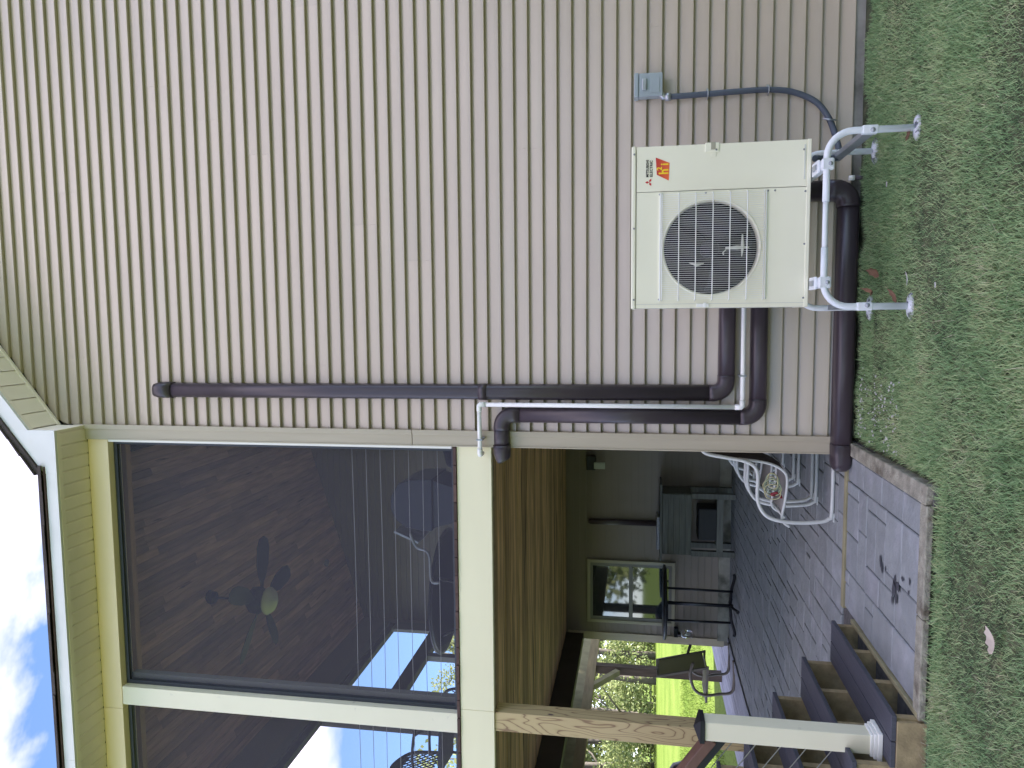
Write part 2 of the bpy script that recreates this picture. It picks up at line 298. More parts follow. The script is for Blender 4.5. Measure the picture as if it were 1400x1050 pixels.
# ------------------------------------------------------------------ geometry helpers
class MB:
    def __init__(s): s.v = []; s.f = []; s.sm = []
    def add(s, vs, fs, smooth=False):
        o = len(s.v); s.v.extend([tuple(v) for v in vs]); s.f.extend([tuple(i+o for i in f) for f in fs]); s.sm.extend([smooth]*len(fs)); return s
    def box(s, x0, x1, y0, y1, z0, z1):
        if x0 > x1: x0, x1 = x1, x0
        if y0 > y1: y0, y1 = y1, y0
        if z0 > z1: z0, z1 = z1, z0
        return s.add([(x0,y0,z0),(x1,y0,z0),(x1,y1,z0),(x0,y1,z0),(x0,y0,z1),(x1,y0,z1),(x1,y1,z1),(x0,y1,z1)],
                     [(0,3,2,1),(4,5,6,7),(0,1,5,4),(1,2,6,5),(2,3,7,6),(3,0,4,7)])
    def prism(s, poly, axis, a0, a1):
        """polygon (list of 2d) extruded along axis: 'x' poly in (y,z); 'y' poly in (x,z); 'z' poly in (x,y)"""
        n = len(poly)
        def P(p, a):
            return {'x': (a, p[0], p[1]), 'y': (p[0], a, p[1]), 'z': (p[0], p[1], a)}[axis]
        vs = [P(p, a0) for p in poly]+[P(p, a1) for p in poly]
        fs = [tuple(range(n)), tuple(range(2*n-1, n-1, -1))]+[(i, (i+1) % n+n*0, (i+1) % n+n, i+n) for i in range(n)]
        return s.add(vs, fs)
    def beam(s, p, q, w, h, up=(0, 0, 1)):
        """box bar from p to q, w across, h along up"""
        p, q = Vector(p), Vector(q); d = (q-p).normalized(); u = Vector(up); r = d.cross(u)
        if r.length < 1e-5: r = d.cross(Vector((0, 1, 0)))
        r.normalize(); u = r.cross(d).normalized()
        vs = []
        for c in (p, q):
            for a, b in ((-1,-1),(1,-1),(1,1),(-1,1)): vs.append(c+r*a*w/2+u*b*h/2)
        return s.add(vs, [(0,3,2,1),(4,5,6,7),(0,1,5,4),(1,2,6,5),(2,3,7,6),(3,0,4,7)])
    def tube(s, pts, r, seg=10, caps=True, closed=False):
        pts = [Vector(p) for p in pts]; n = len(pts); rings = []
        if closed: d0 = (pts[1]-pts[-1]).normalized()
        else: d0 = (pts[1]-pts[0]).normalized()
        ref = Vector((0, 0, 1)) if abs(d0.z) < 0.9 else Vector((0, 1, 0))
        N = d0.cross(ref).normalized()
        vs = []
        for i in range(n):
            if closed: d = (pts[(i+1) % n]-pts[i-1]).normalized()
            elif i == 0: d = (pts[1]-pts[0]).normalized()
            elif i == n-1: d = (pts[-1]-pts[-2]).normalized()
            else: d = ((pts[i+1]-pts[i]).normalized()+(pts[i]-pts[i-1]).normalized()).normalized()
            N = (N-d*N.dot(d)).normalized(); B = d.cross(N)
            rr = r[i] if isinstance(r, (list, tuple)) else r
            for k in range(seg):
                a = 2*PI*k/seg; vs.append(pts[i]+N*math.cos(a)*rr+B*math.sin(a)*rr)
        fs = []
        m = n if closed else n-1
        for i in range(m):
            j = (i+1) % n
            for k in range(seg):
                k2 = (k+1) % seg; fs.append((i*seg+k, i*seg+k2, j*seg+k2, j*seg+k))
        s.add(vs, fs, True)
        if caps and not closed:
            o = len(s.v)-n*seg
            s.f.append(tuple(o+k for k in range(seg-1, -1, -1))); s.sm.append(False)
            s.f.append(tuple(o+(n-1)*seg+k for k in range(seg))); s.sm.append(False)
        return s
    def lathe(s, prof, c, seg=20, axis='z'):
        vs = []; n = len(prof)
        for r, h in prof:
            for k in range(seg):
                a = 2*PI*k/seg
                if axis == 'z': vs.append((c[0]+r*math.cos(a), c[1]+r*math.sin(a), c[2]+h))
                elif axis == 'y': vs.append((c[0]+r*math.cos(a), c[1]+h, c[2]+r*math.sin(a)))
                else: vs.append((c[0]+h, c[1]+r*math.cos(a), c[2]+r*math.sin(a)))
        fs = []
        for i in range(n-1):
            for k in range(seg):
                k2 = (k+1) % seg
                fs.append((i*seg+k, i*seg+k2, (i+1)*seg+k2, (i+1)*seg+k))
        s.add(vs, fs, True)
        o = len(s.v)-n*seg
        if prof[0][0] > 1e-6: s.f.append(tuple(o+k for k in range(seg))); s.sm.append(False)
        if prof[-1][0] > 1e-6: s.f.append(tuple(o+(n-1)*seg+k for k in range(seg-1, -1, -1))); s.sm.append(False)
        return s
    def ductsweep(s, pts, w, d, ybase, scales=None):
        """rounded duct profile swept along pts in the wall plane (x,z); back on ybase, bulging to -Y"""
        prof = []
        for k in range(13):
            a = PI*k/12
            ca, sa = math.cos(a), math.sin(a)
            prof.append((w/2*math.copysign(abs(ca)**0.62, ca), d*sa**0.62 if sa > 1e-9 else 0))
        n = len(pts); vs = []
        P = [Vector((p[0], p[1])) for p in pts]
        for i in range(n):
            if i == 0: t = (P[1]-P[0]).normalized()
            elif i == n-1: t = (P[-1]-P[-2]).normalized()
            else: t = ((P[i+1]-P[i]).normalized()+(P[i]-P[i-1]).normalized()).normalized()
            nn = Vector((-t.y, t.x)); sc = scales[i] if scales else 1
            for a, b in prof: vs.append((P[i].x+nn.x*a*sc, ybase-b*sc, P[i].y+nn.y*a*sc))
        m = len(prof); fs = []
        for i in range(n-1):
            for k in range(m-1): fs.append((i*m+k, i*m+k+1, (i+1)*m+k+1, (i+1)*m+k))
        s.add(vs, fs, True)
        o = len(s.v)-n*m
        s.f.append(tuple(o+k for k in range(m))); s.sm.append(False)
        s.f.append(tuple(o+(n-1)*m+k for k in range(m-1, -1, -1))); s.sm.append(False)
        return s

def wloc(o):
    v = Vector((0, 0, 0))
    while o is not None: v += o.location; o = o.parent
    return v
def build(mb, name, m, parent=None, label=None, kind=None, cat=None, group=None, bevel=0, loc=None, seg=2):
    me = bpy.data.meshes.new(name)
    base = wloc(parent) if parent is not None else (Vector(loc) if loc is not None else Vector((0, 0, 0)))
    me.from_pydata([(v[0]-base.x, v[1]-base.y, v[2]-base.z) for v in mb.v], [], mb.f)
    me.polygons.foreach_set('use_smooth', mb.sm)
    me.materials.append(M[m] if isinstance(m, str) else m)
    me.update()
    o = bpy.data.objects.new(name, me); COL.objects.link(o)
    if parent is not None: o.parent = parent
    elif loc is not None: o.location = loc
    if label: o['label'] = label
    if kind: o['kind'] = kind
    if cat: o['category'] = cat
    if group: o['group'] = group
    if bevel:
        b = o.modifiers.new('bevel', 'BEVEL'); b.width = bevel; b.segments = seg; b.limit_method = 'ANGLE'; b.angle_limit = math.radians(40)
    return o
def fixnormals(o):
    import bmesh
    b = bmesh.new(); b.from_mesh(o.data); bmesh.ops.recalc_face_normals(b, faces=b.faces); b.to_mesh(o.data); b.free(); return o
def thing(name, label, cat, loc=(0, 0, 0), group=None):
    o = bpy.data.objects.new(name, None); o.empty_display_size = 0.1; COL.objects.link(o); o.location = loc
    o['label'] = label; o['category'] = cat
    if group: o['group'] = group
    return o
def dup(o, parent=None, **kw):
    c = o.copy(); COL.objects.link(c); c.parent = parent
    for ch in list(o.children): dup(ch, c)
    for k, v in kw.items():
        if k in ('label', 'group'): c[k] = v
        else: setattr(c, k, v)
    return c
def arc(cx, cz, r, a0, a1, n=8):
    return [(cx+r*math.cos(math.radians(a0+(a1-a0)*i/n)), cz+r*math.sin(math.radians(a0+(a1-a0)*i/n))) for i in range(n+1)]
def smooth_path(pts, n=6):
    """Catmull-Rom through 3D points"""
    P = [Vector(p) for p in pts]; out = []
    for i in range(len(P)-1):
        p0 = P[max(i-1, 0)]; p1 = P[i]; p2 = P[i+1]; p3 = P[min(i+2, len(P)-1)]
        for k in range(n):
            t = k/n
            out.append(0.5*((2*p1)+(-p0+p2)*t+(2*p0-5*p1+4*p2-p3)*t*t+(-p0+3*p1-3*p2+p3)*t**3))
    out.append(P[-1]); return out

D = 5.30          # wall plane
XC = -0.82        # house corner
YB = 11.6         # rear wall of the porch
XL = -5.0         # left end of the porch
DECK = 2.77

# ------------------------------------------------------------------ ground
g = MB(); g.add([(-600, -200, -0.02), (600, -200, -0.02), (600, 900, -0.02), (-600, 900, -0.02)], [(0, 1, 2, 3)])
build(g, 'lawn_ground', 'lawn', kind='structure')
# nearer turf sheet with real relief
nx, ny = 130, 90
xs = np.linspace(-8, 8, nx); ys = np.linspace(-2.5, 5.36, ny)
V = []
for j, y in enumerate(ys):
    for i, x in enumerate(xs):
        z = 0.006+0.006*math.sin(x*3.1+y*1.7)+0.006*math.sin(y*5.3-x*2.2)+0.004*random.random()
        if y > 4.9: z = min(z, 0.004)
        if -2.4 < x < -0.75 and y > 3.75: z = -0.012
        if i in (0, nx-1) or j in (0, ny-1): z = -0.01
        V.append((x, y, z))
F = [(j*nx+i, j*nx+i+1, (j+1)*nx+i+1, (j+1)*nx+i) for j in range(ny-1) for i in range(nx-1)]
t_ = MB(); t_.add(V, F, True)
build(t_, 'turf_ground', 'soil', kind='structure')

def grass(name, spots, hmin, hmax, wid, m, tilt=0.75):
    """spots: Nx2 array; every blade two triangles bending over"""
    n = len(spots); h = rng.uniform(hmin, hmax, n); a = rng.uniform(0, 2*np.pi, n); w = rng.uniform(0.6, 1.3, n)*wid
    lean = rng.uniform(0.2, tilt, n)*h; b = rng.uniform(0, 2*np.pi, n)
    x, y = spots[:, 0], spots[:, 1]; z0 = np.full(n, -0.004)
    dx, dy = np.cos(a)*w, np.sin(a)*w; lx, ly = np.cos(b)*lean, np.sin(b)*lean
    p0 = np.stack([x-dx, y-dy, z0], 1); p1 = np.stack([x+dx, y+dy, z0], 1)
    p2 = np.stack([x+dx*0.7+lx*0.4, y+dy*0.7+ly*0.4, z0+h*0.6], 1); p3 = np.stack([x-dx*0.7+lx*0.4, y-dy*0.7+ly*0.4, z0+h*0.6], 1)
    p4 = np.stack([x+lx, y+ly, z0+h*0.95], 1)
    vs = np.stack([p0, p1, p2, p3, p4], 1).reshape(-1, 3).astype(np.float32)
    me = bpy.data.meshes.new(name)
    me.vertices.add(n*5); me.vertices.foreach_set('co', vs.ravel())
    base = (np.arange(n)*5)[:, None]
    loops = np.concatenate([base+np.array([0, 1, 2, 3]), base+np.array([3, 2, 4])], 1).astype(np.int32).ravel()
    me.loops.add(n*7); me.loops.foreach_set('vertex_index', loops)
    me.polygons.add(n*2)
    st = np.stack([np.arange(n)*7, np.arange(n)*7+4], 1).ravel().astype(np.int32)
    me.polygons.foreach_set('loop_start', st)
    me.update(calc_edges=True); me.validate()
    me.materials.append(M[m])
    o = bpy.data.objects.new(name, me); COL.objects.link(o); return o

def density(x, y):
    # worn strips and the bare edge by the wall
    d = 0.62+0.38*np.sin(x*1.9+np.sin(y*2.3)*1.1)*np.sin(y*2.6+x*0.7)
    d = np.where((np.abs(y-4.62-0.05*np.sin(3*x)) < 0.16) & (x > 0.9), d*0.6, d)
    d = np.where((x > -0.95) & (x < -0.25) & (y > 4.55), d*0.35, d)
    return np.clip(d+0.55, 0.2, 1)
def spots_in(x0, x1, y0, y1, n):
    p = np.stack([rng.uniform(x0, x1, n), rng.uniform(y0, y1, n)], 1)
    keep = rng.uniform(0, 1, n) < density(p[:, 0], p[:, 1])
    inpatio = (p[:, 0] < -0.80) & (p[:, 0] > -4.4) & (p[:, 1] > 3.80)
    edge = p[:, 1] < (5.16+0.05*np.sin(p[:, 0]*9)+0.03*np.sin(p[:, 0]*23))
    return p[keep & ~inpatio & edge]
sp = np.concatenate([spots_in(-2.6, 3.0, 2.4, 5.3, 330000), spots_in(-6, 5, 0.3, 2.4, 60000), spots_in(3.0, 6, 2.4, 5.3, 25000), spots_in(-6, -2.6, 2.4, 3.8, 20000)])
o = grass('grass', sp, 0.018, 0.050, 0.0017, 'blade_grass', 1.3); o['kind'] = 'stuff'; o['label'] = 'short patchy green lawn grass'
far = np.stack([rng.uniform(-16, -5.5, 60000), rng.uniform(6, 24, 60000)], 1); far = far[far[:, 0] < -7.2]
o = grass('grass', far, 0.03, 0.07, 0.005, 'lawn', 0.8); o['kind'] = 'stuff'; o['label'] = 'lawn grass left of the porch'
M['straw'] = mat('dry_straw', (0.62, 0.58, 0.40), 0.8, var=0.1)
st_ = np.stack([rng.uniform(-2.4, 2.8, 2600), rng.uniform(2.5, 5.1, 2600)], 1); st_ = st_[(st_[:, 0] > -0.8) | (st_[:, 1] < 3.8)]
o = grass('dry_grass', st_, 0.03, 0.055, 0.0012, 'straw', 2.2); o['kind'] = 'stuff'; o['label'] = 'scattered dry straw blades in the lawn'
# pale stones in the bare corner by the patio
pb = MB()
for i in range(150):
    x = random.uniform(-0.80, -0.38)+random.gauss(0, 0.04); y = random.uniform(4.35, 5.1); r = random.uniform(0.003, 0.010)
    if x < -0.80: continue
    pb.lathe([(0, -r*0.5), (r, 0.0), (r*0.7, r*0.5), (0, r*0.7)], (x, y, 0.018+r*0.5), 6)
build(pb, 'gravel', 'pebble', kind='stuff')

# ------------------------------------------------------------------ house
RS = 0.80         # rake slope
house = thing('house', 'taupe vinyl sided house with white trimmed gable rake', 'house', (3.5, D, 0))
def rake_z(x): return 6.04+RS*(x+0.81)
P_ = 0.1016
def board_profile(z0):
    # lapped course: bottom lip stands proud, face leans back to the top
    return [(D+0.012, z0), (D-0.0195, z0), (D-0.022, z0+0.003), (D-0.0215, z0+0.008), (D-0.017, z0+0.030), (D-0.005, z0+0.075), (D+0.006, z0+P_+0.004), (D+0.012, z0+P_+0.004)]
sid = []
z = 0.062; k = 0
X1 = 6.5
while z < 9.6:
    xl = XC
    if z+P_ > 6.0: xl = -0.81+(z+P_-6.04)/RS
    xl = max(XC, xl)
    # seams step sideways panel by panel
    p = k//2
    seams = []
    if p % 2 == 0:
        s0 = -0.62-0.27*(p/2) % 1.9
        s0 = (1.95-0.27*((40-p)/2)) % 1.3-0.62
        q = s0-1.3
        while q < X1:
            if q > xl+0.12 and random.random() < 0.62: seams.append(q)
            q += 1.3
    rs = random.getstate(); random.setstate(rs)
    if k % 2 == 1: seams = prev
    prev = seams
    seams = [q for q in seams if q > xl+0.1]
    xs_ = [xl]+seams+[X1]
    for a, b in zip(xs_[:-1], xs_[1:]):
        mb = MB()
        off = 0.0006*((len(sid)) % 2)
        prof = [(y-off, zz) for y, zz in board_profile(z)]
        if z+P_ > 6.0 and a == xl:      # cut to the rake
            poly = prof; vs = []
            for zz, xx in ((z, max(XC, -0.81+(z-6.04)/RS)), (z+P_, max(XC, -0.81+(z+P_-6.04)/RS))): pass
            x_lo = max(XC, -0.81+(z-6.04)/RS); x_hi = max(XC, -0.81+(z+P_-6.04)/RS)
            va = [(x_lo+(x_hi-x_lo)*min(1, (zz-z)/P_), y, zz) for y, zz in prof]; vb = [(b-0.001, y, zz) for y, zz in prof]
            n = len(prof); mb.add(va+vb, [tuple(range(n)), tuple(range(2*n-1, n-1, -1))]+[(i, (i+1) % n, (i+1) % n+n, i+n) for i in range(n)])
        else:
            mb.prism(prof, 'x', a+0.0003, b-0.0003)
        sid.append(fixnormals(build(mb, 'siding_board', 'siding', house)))
    z += P_; k += 1
# solid wall behind the siding, floor of the gable
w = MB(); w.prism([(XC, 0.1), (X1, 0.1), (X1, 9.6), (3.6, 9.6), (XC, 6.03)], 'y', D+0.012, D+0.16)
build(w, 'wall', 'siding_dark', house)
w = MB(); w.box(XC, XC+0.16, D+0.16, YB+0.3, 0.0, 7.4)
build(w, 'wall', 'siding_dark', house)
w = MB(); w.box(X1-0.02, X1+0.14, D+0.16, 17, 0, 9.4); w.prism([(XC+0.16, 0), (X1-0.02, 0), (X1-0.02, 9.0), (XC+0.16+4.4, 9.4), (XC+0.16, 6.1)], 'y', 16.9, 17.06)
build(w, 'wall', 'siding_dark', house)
w = MB(); w.box(XC+0.01, X1, D-0.006, D+0.16, -0.12, 0.098)
build(w, 'foundation', 'concrete', house)
# side wall of the house inside the porch, lapped siding (foreshortened)
w = MB(); z = 0.1
while z < 7.2:
    w.prism([(XC-0.018, z), (XC-0.018, z+0.008), (XC-0.003, z+P_), (XC+0.01, z+P_), (XC+0.01, z)], 'y', D+0.16, YB); z += P_
fixnormals(build(w, 'side_siding', 'siding', house, kind='stuff'))
# corner board with its groove and bright channel edge
for za, zb, of in ((0.105, 3.075, 0.0), (3.078, 5.895, 0.0015)):
    c_ = MB(); c_.box(-0.935, XC-0.001, D-0.034-of, D+0.16, za, zb)
    c_.box(-0.852, XC+0.006, D-0.042-of, D-0.034-of, za, zb); c_.box(-0.935, -0.925, D-0.040-of, D-0.034-of, za, min(zb, 5.62))
    build(c_, 'corner_board', 'corner', house, bevel=0.003)
c_ = MB(); c_.box(-0.953, -0.936, D-0.030, D+0.05, DECK+0.01, 5.60); build(c_, 'white_edge_strip', 'white', house)
# roof: main gable (left slope) with rake overhang toward the viewer
YE = 4.96
r_ = MB(); xr = 4.6
lo = -1.16
def roofline(x): return 6.295+RS*(x+0.733)
r_.prism([(lo, roofline(lo)), (xr, roofline(xr)), (9.9, roofline(xr)-RS*5.3), (9.9, roofline(xr)-RS*5.3-0.10), (xr, roofline(xr)-0.055), (lo, roofline(lo)-0.045)], 'y', YE-0.03, 17.4)
fixnormals(build(r_, 'roof', 'shingle', house, bevel=0))
# shingle tabs along the rake edge
x = lo
i = 0
while x < 1.2:
    s_ = MB(); L = 0.135*random.uniform(0.9, 1.1)
    a = (x, roofline(x)+0.002); b = (x+L, roofline(x+L)+0.002); dz = 0.010+0.006*(i % 2)
    s_.prism([(a[0], a[1]), (b[0], b[1]-0.006), (b[0], b[1]+0.004), (a[0], a[1]+dz)], 'y', YE-0.045-0.01*random.random(), YE+0.3)
    fixnormals(build(s_, 'shingle', 'shingle', house)); x += L; i += 1
# rake fascia and rake soffit panels
f_ = MB()
f_.prism([(XC, rake_z(XC)), (xr, rake_z(xr)), (xr, roofline(xr)-0.06), (XC, roofline(XC)-0.048)], 'y', YE-0.012, YE+0.012)
build(f_, 'rake_fascia', 'fascia_white', house, bevel=0.002)
x = -0.815
while x < 2.2:
    s_ = MB(); L = 0.108
    z0, z1 = rake_z(x), rake_z(x+L)
    s_.prism([(x+0.004, z0+0.003), (x+0.008, z0+0.006+0.004), (x+L-0.004, z1-0.0), (x+L-0.004, z1+0.012), (x+0.004, z0+0.015)], 'y', YE+0.045, D-0.03)
    fixnormals(build(s_, 'soffit_panel', 'soffit', house)); x += L
s_ = MB(); s_.prism([(XC, rake_z(XC)+0.016), (2.2, rake_z(2.2)+0.016), (2.2, rake_z(2.2)+0.03), (XC, rake_z(XC)+0.03)], 'y', YE+0.013, D)
s_.prism([(XC, rake_z(XC)-0.004), (2.2, rake_z(2.2)-0.004), (2.2, rake_z(2.2)+0.014), (XC, rake_z(XC)+0.014)], 'y', YE+0.013, YE+0.043)
s_.prism([(XC, rake_z(XC)-0.014), (2.2, rake_z(2.2)-0.014), (2.2, rake_z(2.2)+0.014), (XC, rake_z(XC)+0.014)], 'y', D-0.050, D-0.0275)
fixnormals(build(s_, 'rake_trim', 'soffit', house))

# ------------------------------------------------------------------ porch
porch = thing('porch', 'two storey covered porch with plank ceilings, cream beams and screened upper level', 'porch', (-3.0, D, 0))
SZ = 5.80
XF = -5.6
# cornice return block, eave fascia, soffit
b_ = MB(); b_.box(XC-0.022, XC-0.002, YE+0.012, D-0.04, SZ, rake_z(XC)+0.01)
build(b_, 'return_block', 'soffit', porch)
f_ = MB()
f_.prism([(XC-0.001, SZ), (XC-0.001, roofline(XC)-0.049), (-1.15, 5.905), (-1.15, SZ)], 'y', YE-0.014, YE+0.010)
build(f_, 'fascia_return', 'fascia_white', porch, bevel=0.002)
x = -1.152
for L in (2.3, 2.6):
    f_ = MB(); f_.box(x-L+0.001, x, YE-0.012, YE+0.010, SZ, 5.895); build(f_, 'fascia', 'fascia_white', porch, bevel=0.002); x -= L
# roof edge: drip and shingle courses
f_ = MB(); f_.box(XF, -1.10, YE-0.024, YE+0.03, 5.897, 5.908); build(f_, 'drip_edge', 'deckend', porch)
x = -1.09
while x > XF:
    s_ = MB(); L = 0.24*random.uniform(0.7, 1.3); e = random.uniform(-0.006, 0.006)
    s_.prism([(YE-0.045+e, 5.909), (YE-0.045+e, 5.935+e*0.6), (YE+0.4, 5.94+0.3), (YE+0.4, 5.91+0.3)], 'x', x-L+0.002, x)
    fixnormals(build(s_, 'shingle', 'shingle', porch)); x -= L
# soffit vent panels
x = XC-0.024; tpl = None
while x > XF:
    s_ = MB(); L = 0.102
    if tpl is None:
        s_.prism([(x-L+0.003, SZ+0.012), (x-L+0.003, SZ+0.002), (x-L+0.010, SZ-0.001), (x-0.012, SZ-0.001), (x-0.006, SZ+0.006), (x-0.0015, SZ+0.006), (x-0.0015, SZ+0.012)], 'y', YE+0.045, D-0.012)
        for q in range(5):          # louvre ribs
            s_.box(x-L+0.016+q*0.014, x-L+0.022+q*0.014, YE+0.06, D-0.03, SZ-0.003, SZ-0.0012)
        tpl = fixnormals(build(s_, 'soffit_panel', 'soffit', porch)); tx = x
    else:
        c = tpl.copy(); COL.objects.link(c); c.location = (x-tx, 0, 0)
    x -= L
s_ = MB(); s_.box(XF, XC-0.024, YE+0.011, D-0.002, SZ+0.013, SZ+0.025); s_.box(XF, XC-0.024, YE+0.0105, YE+0.043, SZ-0.003, SZ+0.0125)
build(s_, 'soffit_trim', 'soffit', porch)
# header beam over the screens and the upper posts
b_ = MB(); b_.box(-3.19, -0.938, D-0.012, D+0.14, 5.62, SZ-0.001); build(b_, 'header_beam', 'beam_yellow', porch, bevel=0.003)
b_ = MB(); b_.box(XF, -3.192, D-0.012, D+0.14, 5.62, SZ-0.001); build(b_, 'header_beam', 'beam_yellow', porch, bevel=0.003)
b_ = MB(); b_.box(-5.3, -0.96, D+0.38, D+0.44, 5.762, 5.92); build(b_, 'inner_header', 'redwood', porch)
b_ = MB(); b_.box(-5.3, -0.96, D+0.141, D+0.38, 5.88, 5.92); build(b_, 'header_cap', 'darkframe', porch)
for xx in (-3.155, -5.15):
    b_ = MB(); b_.box(xx, xx+0.155, D-0.008, D+0.14, DECK, 5.618); build(b_, 'upper_post', 'post_paint', porch, bevel=0.004)
# roof over the porch: hip face toward the viewer, body falling to the left
def cz(x): return 5.97+0.30*(x+5.0)
r_ = MB()
r_.add([(XF, YE+0.14, 6.04), (XC, YE+0.14, 6.04), (XC, 7.0, 7.45), (XF, 5.75, 6.0+0.16), (XC, 12.6, 7.45), (XF, 12.6, 6.16)], [(0, 1, 2, 3), (3, 2, 4, 5)])
o = build(r_, 'porch_roof', 'shingle', porch); sm_ = o.modifiers.new('s', 'SOLIDIFY'); sm_.thickness = 0.05; sm_.offset = 1
# closing panel between header and ceiling (real framing, dark)
r_ = MB(); r_.add([(-5.3, D+0.44, 5.91), (-0.84, D+0.44, 5.91), (-0.84, 6.75, cz(-0.84)+0.01), (-5.3, 5.80, cz(-5.3)+0.01)], [(0, 1, 2, 3)])
build(r_, 'ceiling_infill', 'ceilwood', porch)
# upper ceiling planks, one by one
PW = 0.083
x = -5.25; i = 0
while x < -0.86:
    ys0 = 5.76+0.22*(x+5.25)
    cuts = [ys0]; q = ys0+random.uniform(0.5, 2.4)
    while q < YB-0.5: cuts.append(q); q += random.uniform(1.6, 3.0)
    cuts.append(YB)
    for a, b in zip(cuts[:-1], cuts[1:]):
        s_ = MB(); dz = random.uniform(0, 0.003)
        z0, z1 = cz(x), cz(x+PW)
        s_.prism([(x+0.0035, z0+dz), (x+PW-0.0035, z1+dz), (x+PW, z1+0.012), (x+PW, z1+0.02), (x, z0+0.02), (x, z0+0.012)], 'y', a+0.001, b-0.001)
        fixnormals(build(s_, 'ceiling_plank', 'ceilwood', porch))
    x += PW
# rear wall upper and lower: lapped siding joined (courses under 9 pixels)
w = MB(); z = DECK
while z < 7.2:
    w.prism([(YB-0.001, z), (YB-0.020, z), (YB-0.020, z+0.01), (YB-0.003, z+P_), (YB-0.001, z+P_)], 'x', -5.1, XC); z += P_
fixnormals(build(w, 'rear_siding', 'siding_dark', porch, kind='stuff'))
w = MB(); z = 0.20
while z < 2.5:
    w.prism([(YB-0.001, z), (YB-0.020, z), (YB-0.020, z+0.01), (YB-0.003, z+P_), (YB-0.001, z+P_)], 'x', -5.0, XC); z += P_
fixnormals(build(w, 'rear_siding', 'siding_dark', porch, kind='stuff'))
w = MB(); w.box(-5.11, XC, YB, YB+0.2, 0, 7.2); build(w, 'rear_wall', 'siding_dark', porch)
w = MB(); w.box(-5.02, XC, YB-0.05, YB-0.001, -0.02, 0.20); build(w, 'foundation', 'concrete', porch)
w = MB(); w.box(-5.12, -5.0, YB-0.03, YB-0.0005, 0.1, 2.52); build(w, 'corner_board', 'corner', porch)
# left end wall of upper porch with its window openings (x = -5)
def lbox(y0, y1, z0, z1, m, name, x0=-5.1, x1=-5.0):
    w = MB(); w.box(x0, x1, y0, y1, z0, z1); return build(w, name, m, porch, bevel=0)
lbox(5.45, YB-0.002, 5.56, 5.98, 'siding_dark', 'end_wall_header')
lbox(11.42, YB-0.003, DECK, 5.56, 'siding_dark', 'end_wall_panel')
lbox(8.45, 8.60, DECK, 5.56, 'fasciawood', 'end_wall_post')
lbox(5.45, 11.42, 5.34, 5.43, 'fasciawood', 'window_header', -5.08, -5.0)
lbox(5.45, 11.42, 5.435, 5.555, 'greyframe', 'window_trim', -5.02, -4.97)
lbox(11.14, 11.42, 2.9, 5.335, 'greyframe', 'window_trim', -5.02, -4.97)
lbox(8.6, 11.30, 4.50, 4.70, 'fasciawood', 'window_rail', -5.08, -4.98)
lbox(8.6, 11.42, DECK, DECK+0.12, 'fasciawood', 'window_rail', -5.08, -4.98)
lbox(10.32, 10.44, DECK+0.12, 4.50, 'greyframe', 'window_mullion', -5.07, -4.99)
# deck edge beam, board ends, deck floor, lower ceiling
b_ = MB(); b_.box(-2.955, -0.925, D-0.016, D+0.03, 2.485, 2.745); build(b_, 'edge_beam', 'cream', porch, bevel=0.003)
b_ = MB(); b_.box(XF, -2.957, D-0.016, D+0.03, 2.485, 2.745); build(b_, 'edge_beam', 'cream', porch, bevel=0.003)
b_ = MB(); b_.box(XF, -0.938, D+0.03, D+0.12, 2.49, 2.745); build(b_, 'rim_joist', 'joist', porch)
x = -0.94
while x > XF:
    s_ = MB(); e = random.uniform(-0.003, 0.004)
    s_.box(x-0.134, x, D-0.030+e, D+2.2, 2.747, 2.770); build(s_, 'deck_board', 'deckend', porch, bevel=0.002); x -= 0.139
s_ = MB(); s_.box(-5.1, XC, D+2.2, YB, 2.74, 2.769); build(s_, 'deck_floor', 'deckend', porch)
y = D+0.125
while y < YB-0.1:
    wd = random.choice([0.09, 0.135, 0.135, 0.14]); s_ = MB(); dz = random.uniform(0, 0.006)
    s_.box(-5.02, XC-0.02, y+0.003, y+wd-0.003, 2.545+dz, 2.575); build(s_, 'ceiling_board', 'boards', porch, bevel=0.002); y += wd
s_ = MB(); s_.box(-6.2, XC, D+0.12, YB, 2.60, 2.70); build(s_, 'deck_framing', 'fasciawood', porch)
# dropped beam along the left end of the lower porch
b_ = MB(); b_.box(-5.16, -5.02, 5.45, YB-0.06, 2.27, 2.597); build(b_, 'side_beam', 'fasciawood', porch)
b_ = MB(); b_.box(-6.06, -5.96, 5.6, 14.6, 2.27, 2.595); build(b_, 'outer_beam', 'timber2', porch)
b_ = MB(); b_.box(-6.05, -5.95, 5.6, 14.6, 2.12, 2.268); build(b_, 'outer_beam', 'joist', porch)
# lower raw pine post and outer post with its brace
b_ = MB(); b_.box(-3.115, -2.965, D-0.0, D+0.15, 0, 2.484); build(b_, 'pine_post', 'pine', porch, bevel=0.004)
b_ = MB(); b_.box(-6.08, -5.94, 12.36, 12.50, -0.02, 2.12); build(b_, 'outer_post', 'rough_timber', porch, bevel=0.004)
b_ = MB(); b_.beam((-6.0, 12.3, 1.75), (-6.0, 11.75, 2.14), 0.09, 0.09); build(b_, 'knee_brace', 'timber2', porch)
b_ = MB(); b_.box(-6.08, -5.94, 7.9, 8.04, -0.02, 2.12); build(b_, 'outer_post', 'rough_timber', porch, bevel=0.004)
